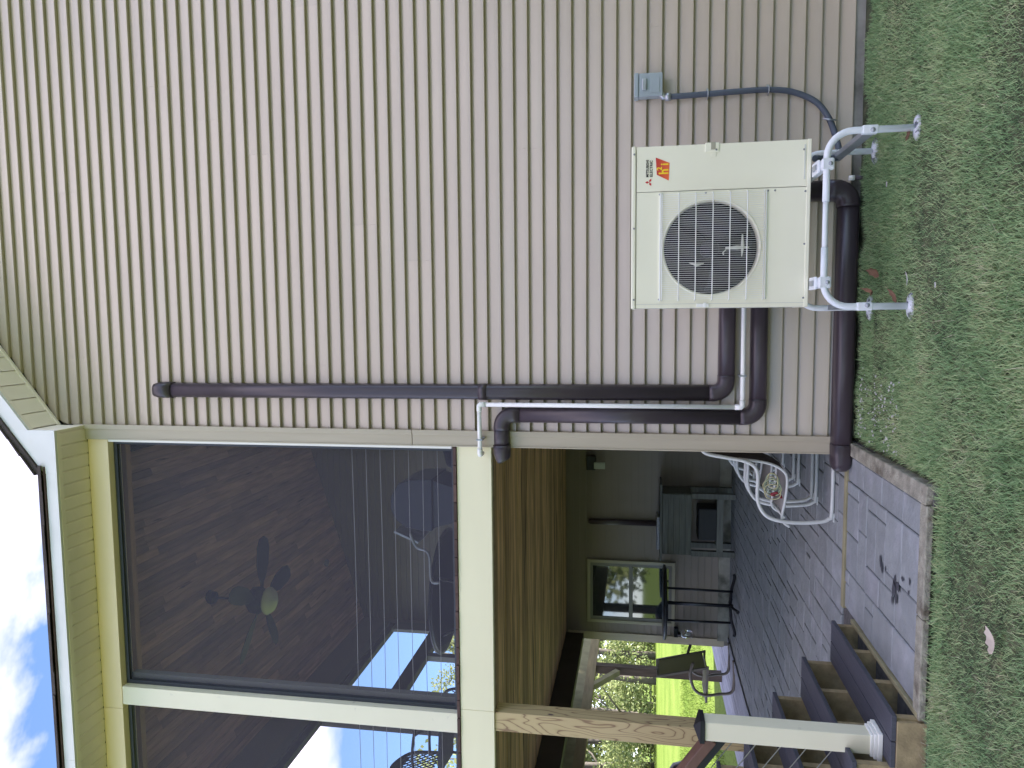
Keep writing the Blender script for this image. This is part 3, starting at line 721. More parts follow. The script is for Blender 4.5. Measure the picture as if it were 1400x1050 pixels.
# screens, screen frames, cables
def frame_box(x0, x1, z0, z1, t, y0, y1, m, name):
    w = MB(); w.box(x0, x1, y0, y1, z1-t, z1); w.box(x0, x1, y0, y1, z0, z0+t); w.box(x0, x0+t, y0, y1, z0+t, z1-t); w.box(x1-t, x1, y0, y1, z0+t, z1-t)
    return build(w, name, m, porch)
for x0, x1 in ((-2.998, -0.955), (-4.99, -3.158)):
    frame_box(x0, x1, DECK+0.002, 5.618, 0.030, D+0.05, D+0.09, 'darkframe', 'screen_frame')
    s_ = MB(); s_.add([(x0+0.03, D+0.07, DECK+0.03), (x1-0.03, D+0.07, DECK+0.03), (x1-0.03, D+0.07, 5.59), (x0+0.03, D+0.07, 5.59)], [(0, 1, 2, 3)])
    build(s_, 'insect_screen', 'screen', porch)
w = MB(); w.box(-3.0, -2.93, D+0.10, D+0.16, DECK, 5.6); build(w, 'inner_stud', 'greyframe', porch)
for q in range(7):
    zc = 2.93+q*0.1135
    for x0, x1 in ((-2.93, -0.96), (-4.99, -3.16)):
        s_ = MB(); dx = random.uniform(-0.006, 0.006)
        xs3 = [x0+(x1-x0)*t/6 for t in range(7)]
        s_.tube([(xx, D+0.115, zc+dx*math.sin(t/6*PI)) for t, xx in enumerate(xs3)], 0.0022, 6)
        build(s_, 'rail_cable', 'cable', porch)

# ------------------------------------------------------------------ patio
patio = thing('patio', 'slate grey paver patio edged with weathered timber', 'patio', (-2.5, 5.0, 0))
b_ = MB(); b_.box(-5.02, XC-0.02, 3.84, YB-0.05, -0.1, 0.012); build(b_, 'sand_bed', 'joint', patio)
def ashlar(x0, x1, y0, y1, mod=0.088):
    """random rectangular slabs filling a grid, long joints broken up"""
    nx_, ny_ = max(1, round((x1-x0)/mod)), max(1, round((y1-y0)/mod)); mx2, my2 = (x1-x0)/nx_, (y1-y0)/ny_
    used = [[False]*ny_ for _ in range(nx_)]; out = []
    sizes = [(4, 2), (3, 2), (2, 3), (2, 4), (3, 3), (4, 3), (2, 2), (3, 4)]
    for j in range(ny_):
        for i in range(nx_):
            if used[i][j]: continue
            random.shuffle(sizes)
            for w, h in sizes+[(2, 2), (2, 1), (1, 2), (1, 1)]:
                if i+w <= nx_ and j+h <= ny_ and not any(used[a_][b_] for a_ in range(i, i+w) for b_ in range(j, j+h)): break
            for a_ in range(i, i+w):
                for b_ in range(j, j+h): used[a_][b_] = True
            out.append((x0+i*mx2, x0+(i+w)*mx2, y0+j*my2, y0+(j+h)*my2))
    return out
cells = ashlar(-1.985, -0.935, 3.93, 5.262)
inner = ashlar(-4.95, XC-0.03, 5.325, YB-0.06)
inner.sort(key=lambda c: c[2])
cells += inner
for (a, b, c, d) in cells[:296]:
    s_ = MB(); j = 0.0035; dz = random.uniform(-0.003, 0.003); e = 0.006
    zt = 0.030+dz
    x0, x1, y0, y1 = a+j, b-j, c+j, d-j
    s_.add([(x0, y0, 0.0), (x1, y0, 0.0), (x1, y1, 0.0), (x0, y1, 0.0), (x0, y0, zt-e), (x1, y0, zt-e), (x1, y1, zt-e), (x0, y1, zt-e),
            (x0+e, y0+e, zt), (x1-e, y0+e, zt+random.uniform(-.001, .001)), (x1-e, y1-e, zt), (x0+e, y1-e, zt+random.uniform(-.001, .001))],
           [(0,1,5,4),(1,2,6,5),(2,3,7,6),(3,0,4,7),(4,5,9,8),(5,6,10,9),(6,7,11,10),(7,4,8,11),(8,9,10,11)])
    build(s_, 'paver', 'paver', patio)
s_ = MB()
rest = cells[296:]
for (a, b, c, d) in rest: s_.box(a+0.004, b-0.004, c+0.004, d-0.004, 0.0, 0.03+random.uniform(-.002, .002))
build(s_, 'rear_pavers', 'paver', patio, kind='stuff')
# timbers: right edge, front edge, threshold strip
s_ = MB(); s_.prism([(-0.93, 5.262), (-0.845, 5.262), (-0.83, 3.84), (-0.93, 3.86)], 'z', -0.06, 0.045); fixnormals(build(s_, 'edging_timber', 'timber', patio, bevel=0.006))
for a, b in ((-1.50, -0.932), (-2.02, -1.504)):
    s_ = MB(); s_.box(a, b, 3.84, 3.926, -0.06, 0.043); build(s_, 'edging_timber', 'timber', patio, bevel=0.006)
s_ = MB(); s_.box(-2.0, -0.84, 5.266, 5.318, -0.02, 0.040); build(s_, 'threshold_strip', 'timber2', patio, bevel=0.003)
s_ = MB(); s_.box(-5.10, -4.955, 5.33, YB-0.06, -0.05, 0.05); build(s_, 'edging_timber', 'walkplank', patio, bevel=0.006)
# damp paw print like stains on two slabs (thin films)
s_ = MB()
for (x, y, rx, ry) in ((-1.42, 4.52, .035, .018), (-1.455, 4.49, .03, .016), (-1.44, 4.43, .018, .010), (-1.40, 4.15, .012, .02), (-1.50, 4.28, .045, .028), (-1.45, 4.27, .03, .02), (-1.54, 4.24, .03, .02), (-1.47, 4.22, .025, .03), (-1.57, 4.30, .03, .012), (-1.38, 4.05, .02, .01), (-1.44, 4.06, .012, .01)):
    vs = [(x+rx*math.cos(a)*(1+.25*math.sin(3*a+x*50)), y+ry*math.sin(a)*(1+.2*math.cos(2*a+y*40)), 0.0365) for a in [2*PI*k/14 for k in range(14)]]
    s_.add(vs, [tuple(range(14))])
build(s_, 'damp_stain', 'wetpatch', patio)

# planked walkway left of the porch
walk = thing('walkway', 'weathered grey plank walkway running back left of the porch', 'boardwalk', (-6.0, 11, 0))
for i in range(8):
    s_ = MB(); x0 = -6.25+i*0.142; s_.box(x0, x0+0.136, 5.6, 15.5, -0.015, 0.03+random.uniform(0, .004)); build(s_, 'plank', 'walkplank', walk, bevel=0.003)

# ------------------------------------------------------------------ stairs
stairs = thing('stairs', 'open riser wooden stairs with dark composite treads climbing left', 'stairs', (-2.6, 4.45, 0))
RUN, RISE = 0.26, 0.18
SX, SY0, SY1 = -2.0, 3.86, 5.03
NST = 9
for i in range(NST):
    zt = 0.165+i*RISE; xe = SX-i*RUN
    for k in range(2):
        s_ = MB(); a = xe-0.002-k*0.140; s_.box(a-0.135, a, SY0-0.015, SY1+0.015, zt-0.025, zt); build(s_, 'tread_board', 'composite', stairs, bevel=0.003)
# stepped stringers with light sawn ends
for ys_ in (SY0, 4.23, 4.61, SY1-0.04):
    poly = [(SX-0.02, 0.0)]
    for i in range(NST):
        poly.append((SX-0.02-i*RUN, 0.138+i*RISE)); poly.append((SX-0.02-(i+1)*RUN, 0.138+i*RISE))
    poly.append((SX-0.02-NST*RUN, (NST-1)*RISE-0.2)); poly.append((SX-0.02-2.0*RUN, 0.0))
    s_ = MB(); s_.prism(poly, 'y', ys_, ys_+0.04); fixnormals(build(s_, 'stringer', 'joist', stairs))
s_ = MB(); s_.box(SX-0.015, SX+0.012, SY0, SY1+0.02, 0.0, 0.045); build(s_, 'base_board', 'timber2', stairs, bevel=0.002)
# dark gap filler boards set back under the second and third tread
for i in range(1, NST):
    s_ = MB(); s_.box(SX-i*RUN-0.275, SX-i*RUN-0.255, SY0+0.05, SY1-0.05, 0.165+(i-1)*RISE+0.01, 0.138+i*RISE-0.03); build(s_, 'blocking', 'joist', stairs)
s_ = MB(); s_.box(-2.31, -2.03, SY0-0.022, SY0-0.001, 0.0, 0.139); build(s_, 'front_block', 'joist', stairs, bevel=0.003)

newel = thing('newel_post', 'cream newel post with black cap at the foot of the stairs', 'post', (-2.24, 4.03, 0.165))
b_ = MB(); b_.box(-2.292, -2.188, 3.975, 4.079, 0.166, 1.06); build(b_, 'sleeve', 'post_paint', newel, bevel=0.004)
b_ = MB(); b_.box(-2.316, -2.164, 3.951, 4.103, 0.166, 0.19); b_.box(-2.308, -2.172, 3.959, 4.095, 0.19, 0.207); b_.box(-2.300, -2.180, 3.967, 4.087, 0.207, 0.222); build(b_, 'base_trim', 'white', newel, bevel=0.004)
b_ = MB(); b_.box(-2.303, -2.177, 3.964, 4.090, 1.062, 1.085)
b_.add([(-2.308,3.959,1.085),(-2.172,3.959,1.085),(-2.172,4.095,1.085),(-2.308,4.095,1.085),(-2.24,4.027,1.118)], [(0,1,4),(1,2,4),(2,3,4),(3,0,4),(3,2,1,0)])
build(b_, 'cap', 'blackiron', newel)
rail = thing('stair_rail', 'brown stair handrail with five steel cables rising left from the newel', 'railing', (-2.3, 4.03, 0.9))
sl = RISE/RUN
b_ = MB(); b_.beam((-2.295, 4.03, 1.02), (-4.3, 4.03, 1.02+2.005*sl), 0.09, 0.055); build(b_, 'handrail', 'railbrown', rail, bevel=0.006)
b_ = MB(); b_.beam((-2.295, 4.03, 0.965), (-4.3, 4.03, 0.965+2.005*sl), 0.05, 0.045); build(b_, 'under_rail', 'blackiron', rail)
for zz in (0.955, 0.83, 0.70, 0.57, 0.44):
    b_ = MB(); b_.tube([(-2.293, 4.027, zz-0.06), (-4.3, 4.027, zz-0.06+2.007*sl)], 0.0028, 6); build(b_, 'cable', 'cable', rail)
b_ = MB(); b_.box(-4.36, -4.26, 3.98, 4.08, 1.5, 2.55); build(b_, 'upper_newel', 'post_paint', rail)

# ------------------------------------------------------------------ heat pump
AY = 4.45; AX0, AX1, AZ0, AZ1 = 0.050, 0.972, 0.500, 1.473
ac = thing('heat_pump', 'cream outdoor heat pump unit with round fan grille on white stand', 'heat pump', (0.51, 4.6, 0.5))
CX, CZ, CR = 0.392, 1.022, 0.268
XS = 0.716
def plate_with_hole(x0, x1, z0, z1, cx, cz_, r, y, t, n=64):
    """front panel with a round opening and its thickness"""
    mb = MB(); inner = []; outer = []
    for k in range(n):
        a = 2*PI*k/n; ca, sa = math.cos(a), math.sin(a)
        inner.append((cx+r*ca, y, cz_+r*sa))
        ts = []
        if ca > 1e-9: ts.append((x1-cx)/ca)
        if ca < -1e-9: ts.append((x0-cx)/ca)
        if sa > 1e-9: ts.append((z1-cz_)/sa)
        if sa < -1e-9: ts.append((z0-cz_)/sa)
        tt = min(ts); outer.append([cx+tt*ca, y, cz_+tt*sa])
    # snap nearest outer vertices to the corners
    for X, Z in ((x0, z0), (x1, z0), (x1, z1), (x0, z1)):
        k = min(range(n), key=lambda i: (outer[i][0]-X)**2+(outer[i][2]-Z)**2); outer[k] = [X, y, Z]
    back = [(v[0], y+t, v[2]) for v in inner]
    vs = inner+[tuple(v) for v in outer]+back
    fs = [(k, (k+1) % n, n+(k+1) % n, n+k) for k in range(n)]+[(k, 2*n+k, 2*n+(k+1) % n, (k+1) % n) for k in range(n)]
    mb.add(vs, fs); return mb
fixnormals(build(plate_with_hole(AX0, XS-0.002, AZ0+0.01, AZ1-0.030, CX, CZ, CR+0.01, AY, 0.03), 'front_panel', 'ac', ac))
b_ = MB(); b_.box(XS+0.001, AX1, AY, AY+0.05, AZ0+0.01, AZ1-0.030); build(b_, 'service_panel', 'ac', ac, bevel=0.003)
b_ = MB(); b_.box(AX0-0.004, AX1+0.004, AY-0.006, AY+0.336, AZ1-0.027, AZ1); build(b_, 'top_cover', 'ac', ac, bevel=0.008, seg=3)
b_ = MB(); b_.box(AX0, AX1, AY+0.31, AY+0.33, AZ0+0.01, AZ1-0.028); b_.box(AX0, AX0+0.012, AY+0.001, AY+0.31, AZ0+0.01, AZ1-0.028); b_.box(AX1-0.012, AX1, AY+0.051, AY+0.31, AZ0+0.01, AZ1-0.028)
b_.box(XS-0.006, XS+0.004, AY+0.06, AY+0.31, AZ0+0.02, AZ1-0.03)
build(b_, 'cabinet', 'ac_edge', ac)
b_ = MB(); b_.box(AX0-0.002, AX1+0.002, AY-0.003, AY+0.333, AZ0-0.012, AZ0+0.010); build(b_, 'base_pan', 'ac', ac, bevel=0.003)
b_ = MB(); b_.box(0.072, 0.0745, AY-0.0015, AY+0.001, AZ0+0.012, AZ1-0.03); b_.box(0.755, 0.945, AY-0.003, AY+0.001, AZ0+0.018, AZ0+0.026); build(b_, 'pressed_crease', 'ac_edge', ac)
# condenser coil and bell mouth behind the fan
b_ = MB(); b_.box(AX0+0.02, XS-0.02, AY+0.27, AY+0.30, AZ0+0.02, AZ1-0.04); build(b_, 'coil', 'fin', ac)
b_ = MB(); b_.lathe([(CR+0.012, 0.0), (CR+0.008, -0.006), (CR+0.002, -0.006), (CR-0.004, 0.003), (CR-0.006, 0.07), (CR+0.002, 0.075), (CR+0.012, 0.03)], (CX, AY+0.002, CZ), 64, 'y')
# open ring: drop the two caps
b_.f = b_.f[:-2]; b_.sm = b_.sm[:-2]
fixnormals(build(b_, 'bell_mouth', 'ac', ac))
fan = MB(); fan.lathe([(0, -0.0), (0.045, 0.004), (0.055, 0.02), (0.055, 0.06), (0, 0.06)], (CX, AY+0.06, CZ), 24, 'y')
fo = build(fan, 'fan', 'blade', ac)
for kb in range(3):
    a0 = math.radians(100+120*kb); vs = []; fs = []
    NR, NA = 6, 8
    for ir in range(NR):
        r = 0.05+(CR-0.065)*ir/(NR-1); spread = math.radians(32+30*ir/(NR-1))
        for ia in range(NA):
            a = a0-spread+2*spread*ia/(NA-1)+0.25*ir/(NR-1)
            vs.append((CX+r*math.cos(a), AY+0.075+0.055*(ia/(NA-1)), CZ+r*math.sin(a)))
    for ir in range(NR-1):
        for ia in range(NA-1): fs.append((ir*NA+ia, ir*NA+ia+1, (ir+1)*NA+ia+1, (ir+1)*NA+ia))
    m_ = MB(); m_.add(vs, fs, True); ob = build(m_, 'fan_blade', 'blade', fo); ob.modifiers.new('s', 'SOLIDIFY').thickness = 0.004
    ob.location = (0, 0, 0)
    # verts were offset by the parent's world position already
YM = AY+0.040
b_ = MB(); b_.tube([(CX, YM+0.004, CZ-0.215), (CX+0.001, YM+0.004, CZ-0.15), (CX-0.002, YM+0.004, CZ-0.085)], [0.005, 0.012, 0.007], 8); b_.tube([(CX-0.050, YM+0.004, CZ-0.176), (CX+0.005, YM+0.004, CZ-0.180), (CX+0.075, YM+0.004, CZ-0.178)], [0.003, 0.010, 0.004], 8)
b_.tube([(CX-0.010, YM, CZ-0.088), (CX-0.028, YM, CZ-0.070), (CX-0.040, YM, CZ-0.075)], 0.004, 6)
b2_ = MB(); b2_.tube([(CX-0.085, YM+0.004, CZ+0.035), (CX-0.094, YM+0.004, CZ+0.075), (CX-0.080, YM+0.004, CZ+0.12)], [0.003, 0.010, 0.002], 8); build(b2_, 'inner_bracket', 'ac_edge', ac)
build(b_, 'motor_mount', 'ac_edge', ac)
# guard: cross bars and fine wires
GX0, GX1, GZ0, GZ1 = 0.090, 0.706, 0.728, 1.302
gd = MB(); n = 50
for i in range(n):
    xx = GX0+0.012+(GX1-GX0-0.024)*i/(n-1)
    gd.tube([(xx, AY-0.004, GZ1+0.004), (xx, AY-0.020, GZ1-0.012), (xx, AY-0.030, GZ1-0.035), (xx, AY-0.032, (GZ0+GZ1)/2), (xx, AY-0.030, GZ0+0.02), (xx, AY-0.004, GZ0-0.002)], 0.0011, 5)
gobj = build(gd, 'guard_wires', 'white', ac, kind='stuff')
for i in range(7):
    zz = GZ1-0.004-(GZ1-GZ0-0.01)*i/6
    yy = AY-0.033 if 0 < i < 6 else AY-0.012
    b_ = MB(); b_.tube([(GX0+0.002, AY-0.002, zz), (GX0+0.012, yy-0.001, zz), (GX1-0.012, yy-0.001, zz), (GX1-0.002, AY-0.002, zz)], 0.0028, 8)
    build(b_, 'guard_bar', 'white', ac)
b_ = MB(); b_.box(GX0+0.0, GX1-0.0, AY-0.010, AY-0.0005, GZ1+0.002, GZ1+0.010); b_.box(GX0+0.005, GX1-0.005, AY-0.010, AY-0.0005, GZ0-0.008, GZ0-0.002); build(b_, 'guard_clip_strip', 'white', ac, bevel=0.001)
# handles
b_ = MB(); b_.box(0.925, AX1+0.006, AY-0.006, AY-0.0005, 0.985, 1.062); build(b_, 'handle', 'ac', ac, bevel=0.004)
b_ = MB(); b_.box(0.938, AX1+0.008, AY-0.008, AY-0.0062, 1.005, 1.030); build(b_, 'handle_recess', 'winframe', ac)
b_ = MB(); b_.box(0.90, 0.925, AY-0.003, AY-0.0005, 1.0, 1.03); build(b_, 'handle_tab', 'ac', ac, bevel=0.003)
b_ = MB(); b_.box(AX0+0.004, AX0+0.024, AY-0.008, AY-0.0005, 1.03, 1.10); b_.box(AX0+0.002, AX0+0.03, AY-0.011, AY-0.008, 1.045, 1.060); build(b_, 'corner_clip', 'white', ac, bevel=0.002)
for (xx, zz) in ((0.93, 1.457), (0.51, 1.457), (0.10, 1.457), (0.70, 1.055), (0.70, 0.678), (0.918, 0.528), (0.69, 0.516), (0.40, 0.515), (0.10, 0.514), (0.10, 1.312), (0.70, 1.312), (0.10, 0.722), (0.70, 0.716), (0.937, 1.001)):
    b_ = MB(); yy = AY-0.0063 if zz > 1.45 else AY-0.0003
    if abs(zz-1.001) < 1e-6: yy = AY-0.0062
    if zz < 0.53: yy = AY-0.0003
    b_.lathe([(0.0055, 0.0), (0.0055, -0.0025), (0.003, -0.0040), (0, -0.0042)], (xx, yy, zz), 10, 'y'); build(b_, 'screw', 'screw', ac)
# emblem: three diamonds, lettering, badge
def face_poly(pts, m, name, y, parent):
    b = MB(); b.add([(p[0], y, p[1]) for p in pts], [tuple(range(len(pts)))]); return build(b, name, m, parent)
EX, EZ = 0.771, 1.372      # emblem centre
def diamond(cx, cz_, a, L=0.0235, W=0.0135):
    c, s = math.cos(math.radians(a)), math.sin(math.radians(a))
    return [(cx, cz_), (cx+c*L/2-s*W/2, cz_+s*L/2+c*W/2), (cx+c*L, cz_+s*L), (cx+c*L/2+s*W/2, cz_+s*L/2-c*W/2)]
b_ = MB()
for a in (90, 210, 330):
    pts = diamond(EX, EZ, a); b_.add([(p[0], AY-0.0012, p[1]) for p in pts], [(0, 1, 2, 3)])
build(b_, 'emblem', 'logored', ac)
def text(body, x, z, size, m, parent, name, y, xs=1.0, shear=0.0, off=0.0):
    cu = bpy.data.curves.new(name, 'FONT'); cu.body = body; cu.size = size; cu.shear = shear; cu.offset = off; cu.extrude = 0.0002; cu.resolution_u = 2
    tmp = bpy.data.objects.new(name+'_c', cu); COL.objects.link(tmp)
    bpy.context.view_layer.update()
    me = bpy.data.meshes.new_from_object(tmp); bpy.data.objects.remove(tmp)
    vs = [(x+v.co.x*xs, y-v.co.z, z+v.co.y) for v in me.vertices]
    fs = [tuple(p.vertices) for p in me.polygons]
    mb = MB(); mb.add(vs, fs); return build(mb, name, m, parent)
text('MITSUBISHI', 0.800, 1.3755, 0.0215, 'ink', ac, 'lettering', AY-0.0014, 0.90, off=0.0006)
text('ELECTRIC', 0.800, 1.3540, 0.0215, 'ink', ac, 'lettering', AY-0.0014, 1.0, off=0.0006)
BX0 = 0.78
bd = [(0.909, 1.336), (0.876, 1.258), (0.777, 1.262), (0.812, 1.330)]
bdg = face_poly(bd, 'badge', 'badge', AY-0.0012, ac)
text('h', 0.812, 1.266, 0.075, 'logoyellow', ac, 'badge_lettering', AY-0.0022, 0.85, off=0.0018)
text('2', 0.836, 1.302, 0.040, 'logoyellow', ac, 'badge_lettering', AY-0.0024, 0.95, off=0.0014)
text('i', 0.863, 1.266, 0.062, 'logoyellow', ac, 'badge_lettering', AY-0.0022, 0.9, off=0.0018)

# ------------------------------------------------------------------ stand
stand = thing('equipment_stand', 'white tubular stand under the heat pump on mottled feet', 'stand', (0.5, 4.6, 0))
def uframe(y, x0, x1, zt, rad=0.13):
    a = [(x0, y, 0.03), (x0, y, zt-rad)]
    a += [(x0+rad-rad*math.cos(t), y, zt-rad+rad*math.sin(t)) for t in [PI/2*k/8 for k in range(1, 9)]]
    mid0 = a[-1]
    b = [(x1-rad+rad*math.sin(t), y, zt-rad+rad*math.cos(t)) for t in [PI/2*k/8 for k in range(0, 9)]]+[(x1, y, 0.03)]
    return a, b
for nm, y, x0, x1 in (('front_frame', 4.25, 0.045, 0.962), ('rear_frame', 4.96, 0.045, 0.995)):
    a, b = uframe(y, x0, x1, 0.452)
    m_ = MB(); m_.tube(a+[(0.36, y, 0.452)], 0.0182, 12); build(m_, 'bent_leg', 'stand', stand)
    m_ = MB(); m_.tube([(0.60, y, 0.452)]+b, 0.0182, 12); build(m_, 'bent_leg', 'stand', stand)
    m_ = MB(); m_.tube([(0.30, y, 0.452), (0.66, y, 0.452)], 0.0145, 12); build(m_, 'telescoping_tube', 'stand', stand)
for x, y, rr in ((0.045, 4.25, 0.072), (0.962, 4.25, 0.066), (0.045, 4.96, 0.078), (0.995, 4.96, 0.078)):
    m_ = MB(); pr = [(0.0, 0.002), (rr*1.0, 0.002), (rr*1.05, 0.014), (rr*0.8, 0.026), (0.02, 0.034), (0, 0.034)]
    m_.lathe(pr, (x, y, 0), 14); 
    m_.v = [(vx, y+(vy-y)*0.62+0.0, vz) for vx, vy, vz in m_.v]
    build(m_, 'foot_pad', 'pad', stand)
for x in (0.958, 0.048):      # side members joining the legs low down
    m_ = MB(); m_.box(x-0.014, x-0.010, 4.23, 4.97, 0.215, 0.265); m_.box(x-0.012, x+0.016, 4.23, 4.97, 0.261, 0.265); m_.box(x-0.012, x+0.016, 4.23, 4.97, 0.215, 0.219)
    build(m_, 'side_channel', 'channel', stand)
for x, s in ((0.962, 1), (0.045, -1)):
    m_ = MB(); m_.box(x-0.022, x+0.022, 4.228, 4.274, 0.205, 0.285); b = build(m_, 'joint_bracket', 'stand', stand, bevel=0.008)
    m_ = MB(); m_.lathe([(0.013, 0), (0.013, -0.004), (0.009, -0.006), (0.007, -0.012), (0, -0.012)], (x-0.006*s, 4.228, 0.235), 8, 'y'); build(m_, 'bolt', 'channel', b)
for x in (0.795, 0.175):
    m_ = MB(); m_.box(x-0.025, x+0.025, 4.23, 4.98, 0.469, 0.473); m_.box(x-0.027, x-0.023, 4.23, 4.98, 0.445, 0.473); m_.box(x+0.023, x+0.027, 4.23, 4.98, 0.445, 0.473); build(m_, 'support_rail', 'stand', stand)
    m_ = MB(); m_.box(x-0.032, x+0.032, 4.231, 4.275, 0.415, 0.478); b = build(m_, 'rail_bracket', 'stand', stand, bevel=0.012, seg=3)
    m_ = MB(); m_.lathe([(0.012, 0), (0.012, -0.004), (0.007, -0.006), (0.006, -0.011), (0, -0.011)], (x, 4.231, 0.437), 6, 'y'); build(m_, 'bolt', 'channel', b)
    m_ = MB(); m_.box(x-0.034, x+0.034, 4.30, 4.44, 0.4735, 0.4865); build(m_, 'mounting_clamp', 'stand', stand, bevel=0.003); m_ = MB(); m_.box(x-0.014, x+0.014, 4.32, 4.40, 0.4868, 0.494); build(m_, 'clamp_bolt', 'channel', stand)

# ------------------------------------------------------------------ line covers
WB = D-0.027
def duct(label, paths, joints, loc, y=WB):
    t = thing('line_cover', label, 'pipe cover', loc)
    for nm, pts, w, d, sc in paths:
        m_ = MB(); m_.ductsweep(pts, w, d, y, sc); fixnormals(build(m_, nm, 'duct', t))
    for pts, w in joints:
        m_ = MB(); m_.ductsweep(pts, w, 0.083, y); fixnormals(build(m_, 'coupling', 'duct', t))
    return t
W_ = 0.112; DP = 0.078
duct('tall dark brown line cover running from a capped top down to the unit', [
    ('straight_cover', [(-0.532, 5.04), (-0.530, 3.63), (-0.528, 2.4), (-0.524, 0.92)], W_, DP, None),
    ('end_cap', [(-0.532, 5.165), (-0.532, 5.155), (-0.532, 5.14), (-0.532, 5.10), (-0.532, 4.985)], W_+0.012, DP+0.008, [0.25, 0.62, 0.85, 1.0, 1.0]),
    ('elbow', [(-0.524, 0.95)]+[(-0.524+0.085-0.085*math.cos(t), 0.921-0.085*math.sin(t)) for t in [PI/2*k/8 for k in range(9)]]+[(-0.40, 0.836)], W_+0.003, DP+0.002, None),
    ('straight_cover', [(-0.41, 0.836), (0.30, 0.834)], W_, DP, None)],
    [([(-0.529, 2.56), (-0.529, 2.50)], W_+0.008)], (-0.53, D, 0.8))
duct('shorter brown line cover beside the white pipe, turning left under the beam', [
    ('elbow', [(-0.80, 2.398)]+[(-0.775+0.085*math.sin(t), 2.313+0.085*math.cos(t)) for t in [PI/2*k/8 for k in range(9)]]+[(-0.690, 2.26)], W_+0.003, DP+0.002, None),
    ('straight_cover', [(-0.690, 2.28), (-0.684, 0.73)], W_, DP, None),
    ('straight_cover', [(-0.93, 2.398), (-0.78, 2.398)], W_, DP, None),
    ('elbow', [(-0.684, 0.745)]+[(-0.684+0.09-0.09*math.cos(t), 0.717-0.09*math.sin(t)) for t in [PI/2*k/8 for k in range(9)]]+[(-0.56, 0.627)], W_+0.003, DP+0.002, None),
    ('straight_cover', [(-0.57, 0.627), (0.30, 0.627)], W_, DP, None),
    ('end_cap', [(-1.035, 2.385), (-1.03, 2.388), (-1.01, 2.392), (-0.97, 2.396), (-0.91, 2.398)], W_+0.012, DP+0.01, [0.45, 0.7, 0.85, 0.97, 1.0])],
    [], (-0.69, D, 0.6), y=D-0.036)
t = duct('fat brown line cover lying along the wall base with rounded end', [
    ('straight_cover', [(-0.88, 0.088), (0.72, 0.088)], 0.128, 0.10, None),
    ('end_cap', [(-1.045, 0.088), (-1.04, 0.088), (-1.02, 0.088), (-0.99, 0.088), (-0.86, 0.088)], 0.134, 0.106, [0.35, 0.6, 0.82, 0.96, 1.0]),
    ('elbow', [(0.70, 0.088)]+[(0.72+0.09*math.sin(t), 0.178-0.09*math.cos(t)) for t in [PI/2*k/8 for k in range(9)]]+[(0.81, 0.25)], 0.136, 0.105, None),
    ('straight_cover', [(0.81, 0.24), (0.81, 0.60)], 0.128, 0.10, None)], [], (0, D, 0), y=D-0.04)

pp = thing('drain_pipe', 'thin white plastic drain pipe running between the two brown covers', 'pipe', (-0.61, D, 0.7))
PY = D-0.122
m_ = MB(); m_.tube([(-0.612, PY, 2.53), (-0.612, PY, 0.755)], 0.0155, 12); build(m_, 'pipe_run', 'white', pp)
m_ = MB(); m_.tube([(-0.63, PY, 2.548), (-0.955, PY, 2.546)], 0.0155, 12); build(m_, 'pipe_run', 'white', pp)
m_ = MB(); m_.tube([(-0.595, PY, 0.737), (0.20, PY, 0.737)], 0.0155, 12); build(m_, 'pipe_run', 'white', pp)
for pts in ([(-0.612, PY, 2.50), (-0.612, PY, 2.538), (-0.622, PY, 2.548), (-0.66, PY, 2.548)], [(-0.612, PY, 0.785), (-0.612, PY, 0.747), (-0.602, PY, 0.737), (-0.565, PY, 0.737)], [(-0.93, PY, 2.546), (-0.965, PY, 2.546), (-0.975, PY+0.012, 2.546), (-0.975, PY+0.07, 2.546)]):
    m_ = MB(); m_.tube(pts, 0.0195, 12); build(m_, 'elbow', 'white', pp)
for x, z, v in ((-0.865, 2.546, 0), (-0.40, 0.737, 0)):
    m_ = MB(); m_.box(x-0.006, x+0.006, PY-0.018, D-0.02, z-0.024, z+0.024); build(m_, 'pipe_clip', 'channel', pp, bevel=0.003)
ps = thing('pipe_stub', 'short pipe stub with white cap in the grass by the duct elbow', 'pipe', (0.875, 5.17, 0))
m_ = MB(); m_.tube([(0.875, 5.17, -0.01), (0.875, 5.17, 0.072)], 0.013, 12); build(m_, 'stem', 'duct', ps)
m_ = MB(); m_.tube([(0.875, 5.17, 0.072), (0.875, 5.17, 0.105)], 0.0165, 12); build(m_, 'cap', 'white', ps)

# ------------------------------------------------------------------ disconnect box and conduit
bx = thing('disconnect_box', 'pale grey electrical disconnect box mounted on the siding', 'electrical box', (1.53, D, 1.28))
m_ = MB(); m_.box(1.465, 1.610, D-0.095, D-0.02, 1.285, 1.462); build(m_, 'box', 'boxgrey', bx, bevel=0.004)
m_ = MB(); m_.box(1.462, 1.613, D-0.106, D-0.096, 1.280, 1.435); build(m_, 'cover', 'boxgrey', bx, bevel=0.004)
m_ = MB(); m_.box(1.458, 1.617, D-0.112, D-0.018, 1.437, 1.466); build(m_, 'hood', 'boxgrey', bx, bevel=0.006)
m_ = MB(); m_.box(1.50, 1.575, D-0.122, D-0.1065, 1.385, 1.415); build(m_, 'pull_tab', 'steel', bx, bevel=0.005)
m_ = MB(); m_.box(1.485, 1.588, D-0.109, D-0.1065, 1.30, 1.36); build(m_, 'embossed_panel', 'boxgrey', bx, bevel=0.001)
cd = thing('conduit', 'dark grey flexible conduit curving down from the box to the unit', 'conduit', (1.46, D, 0.3))
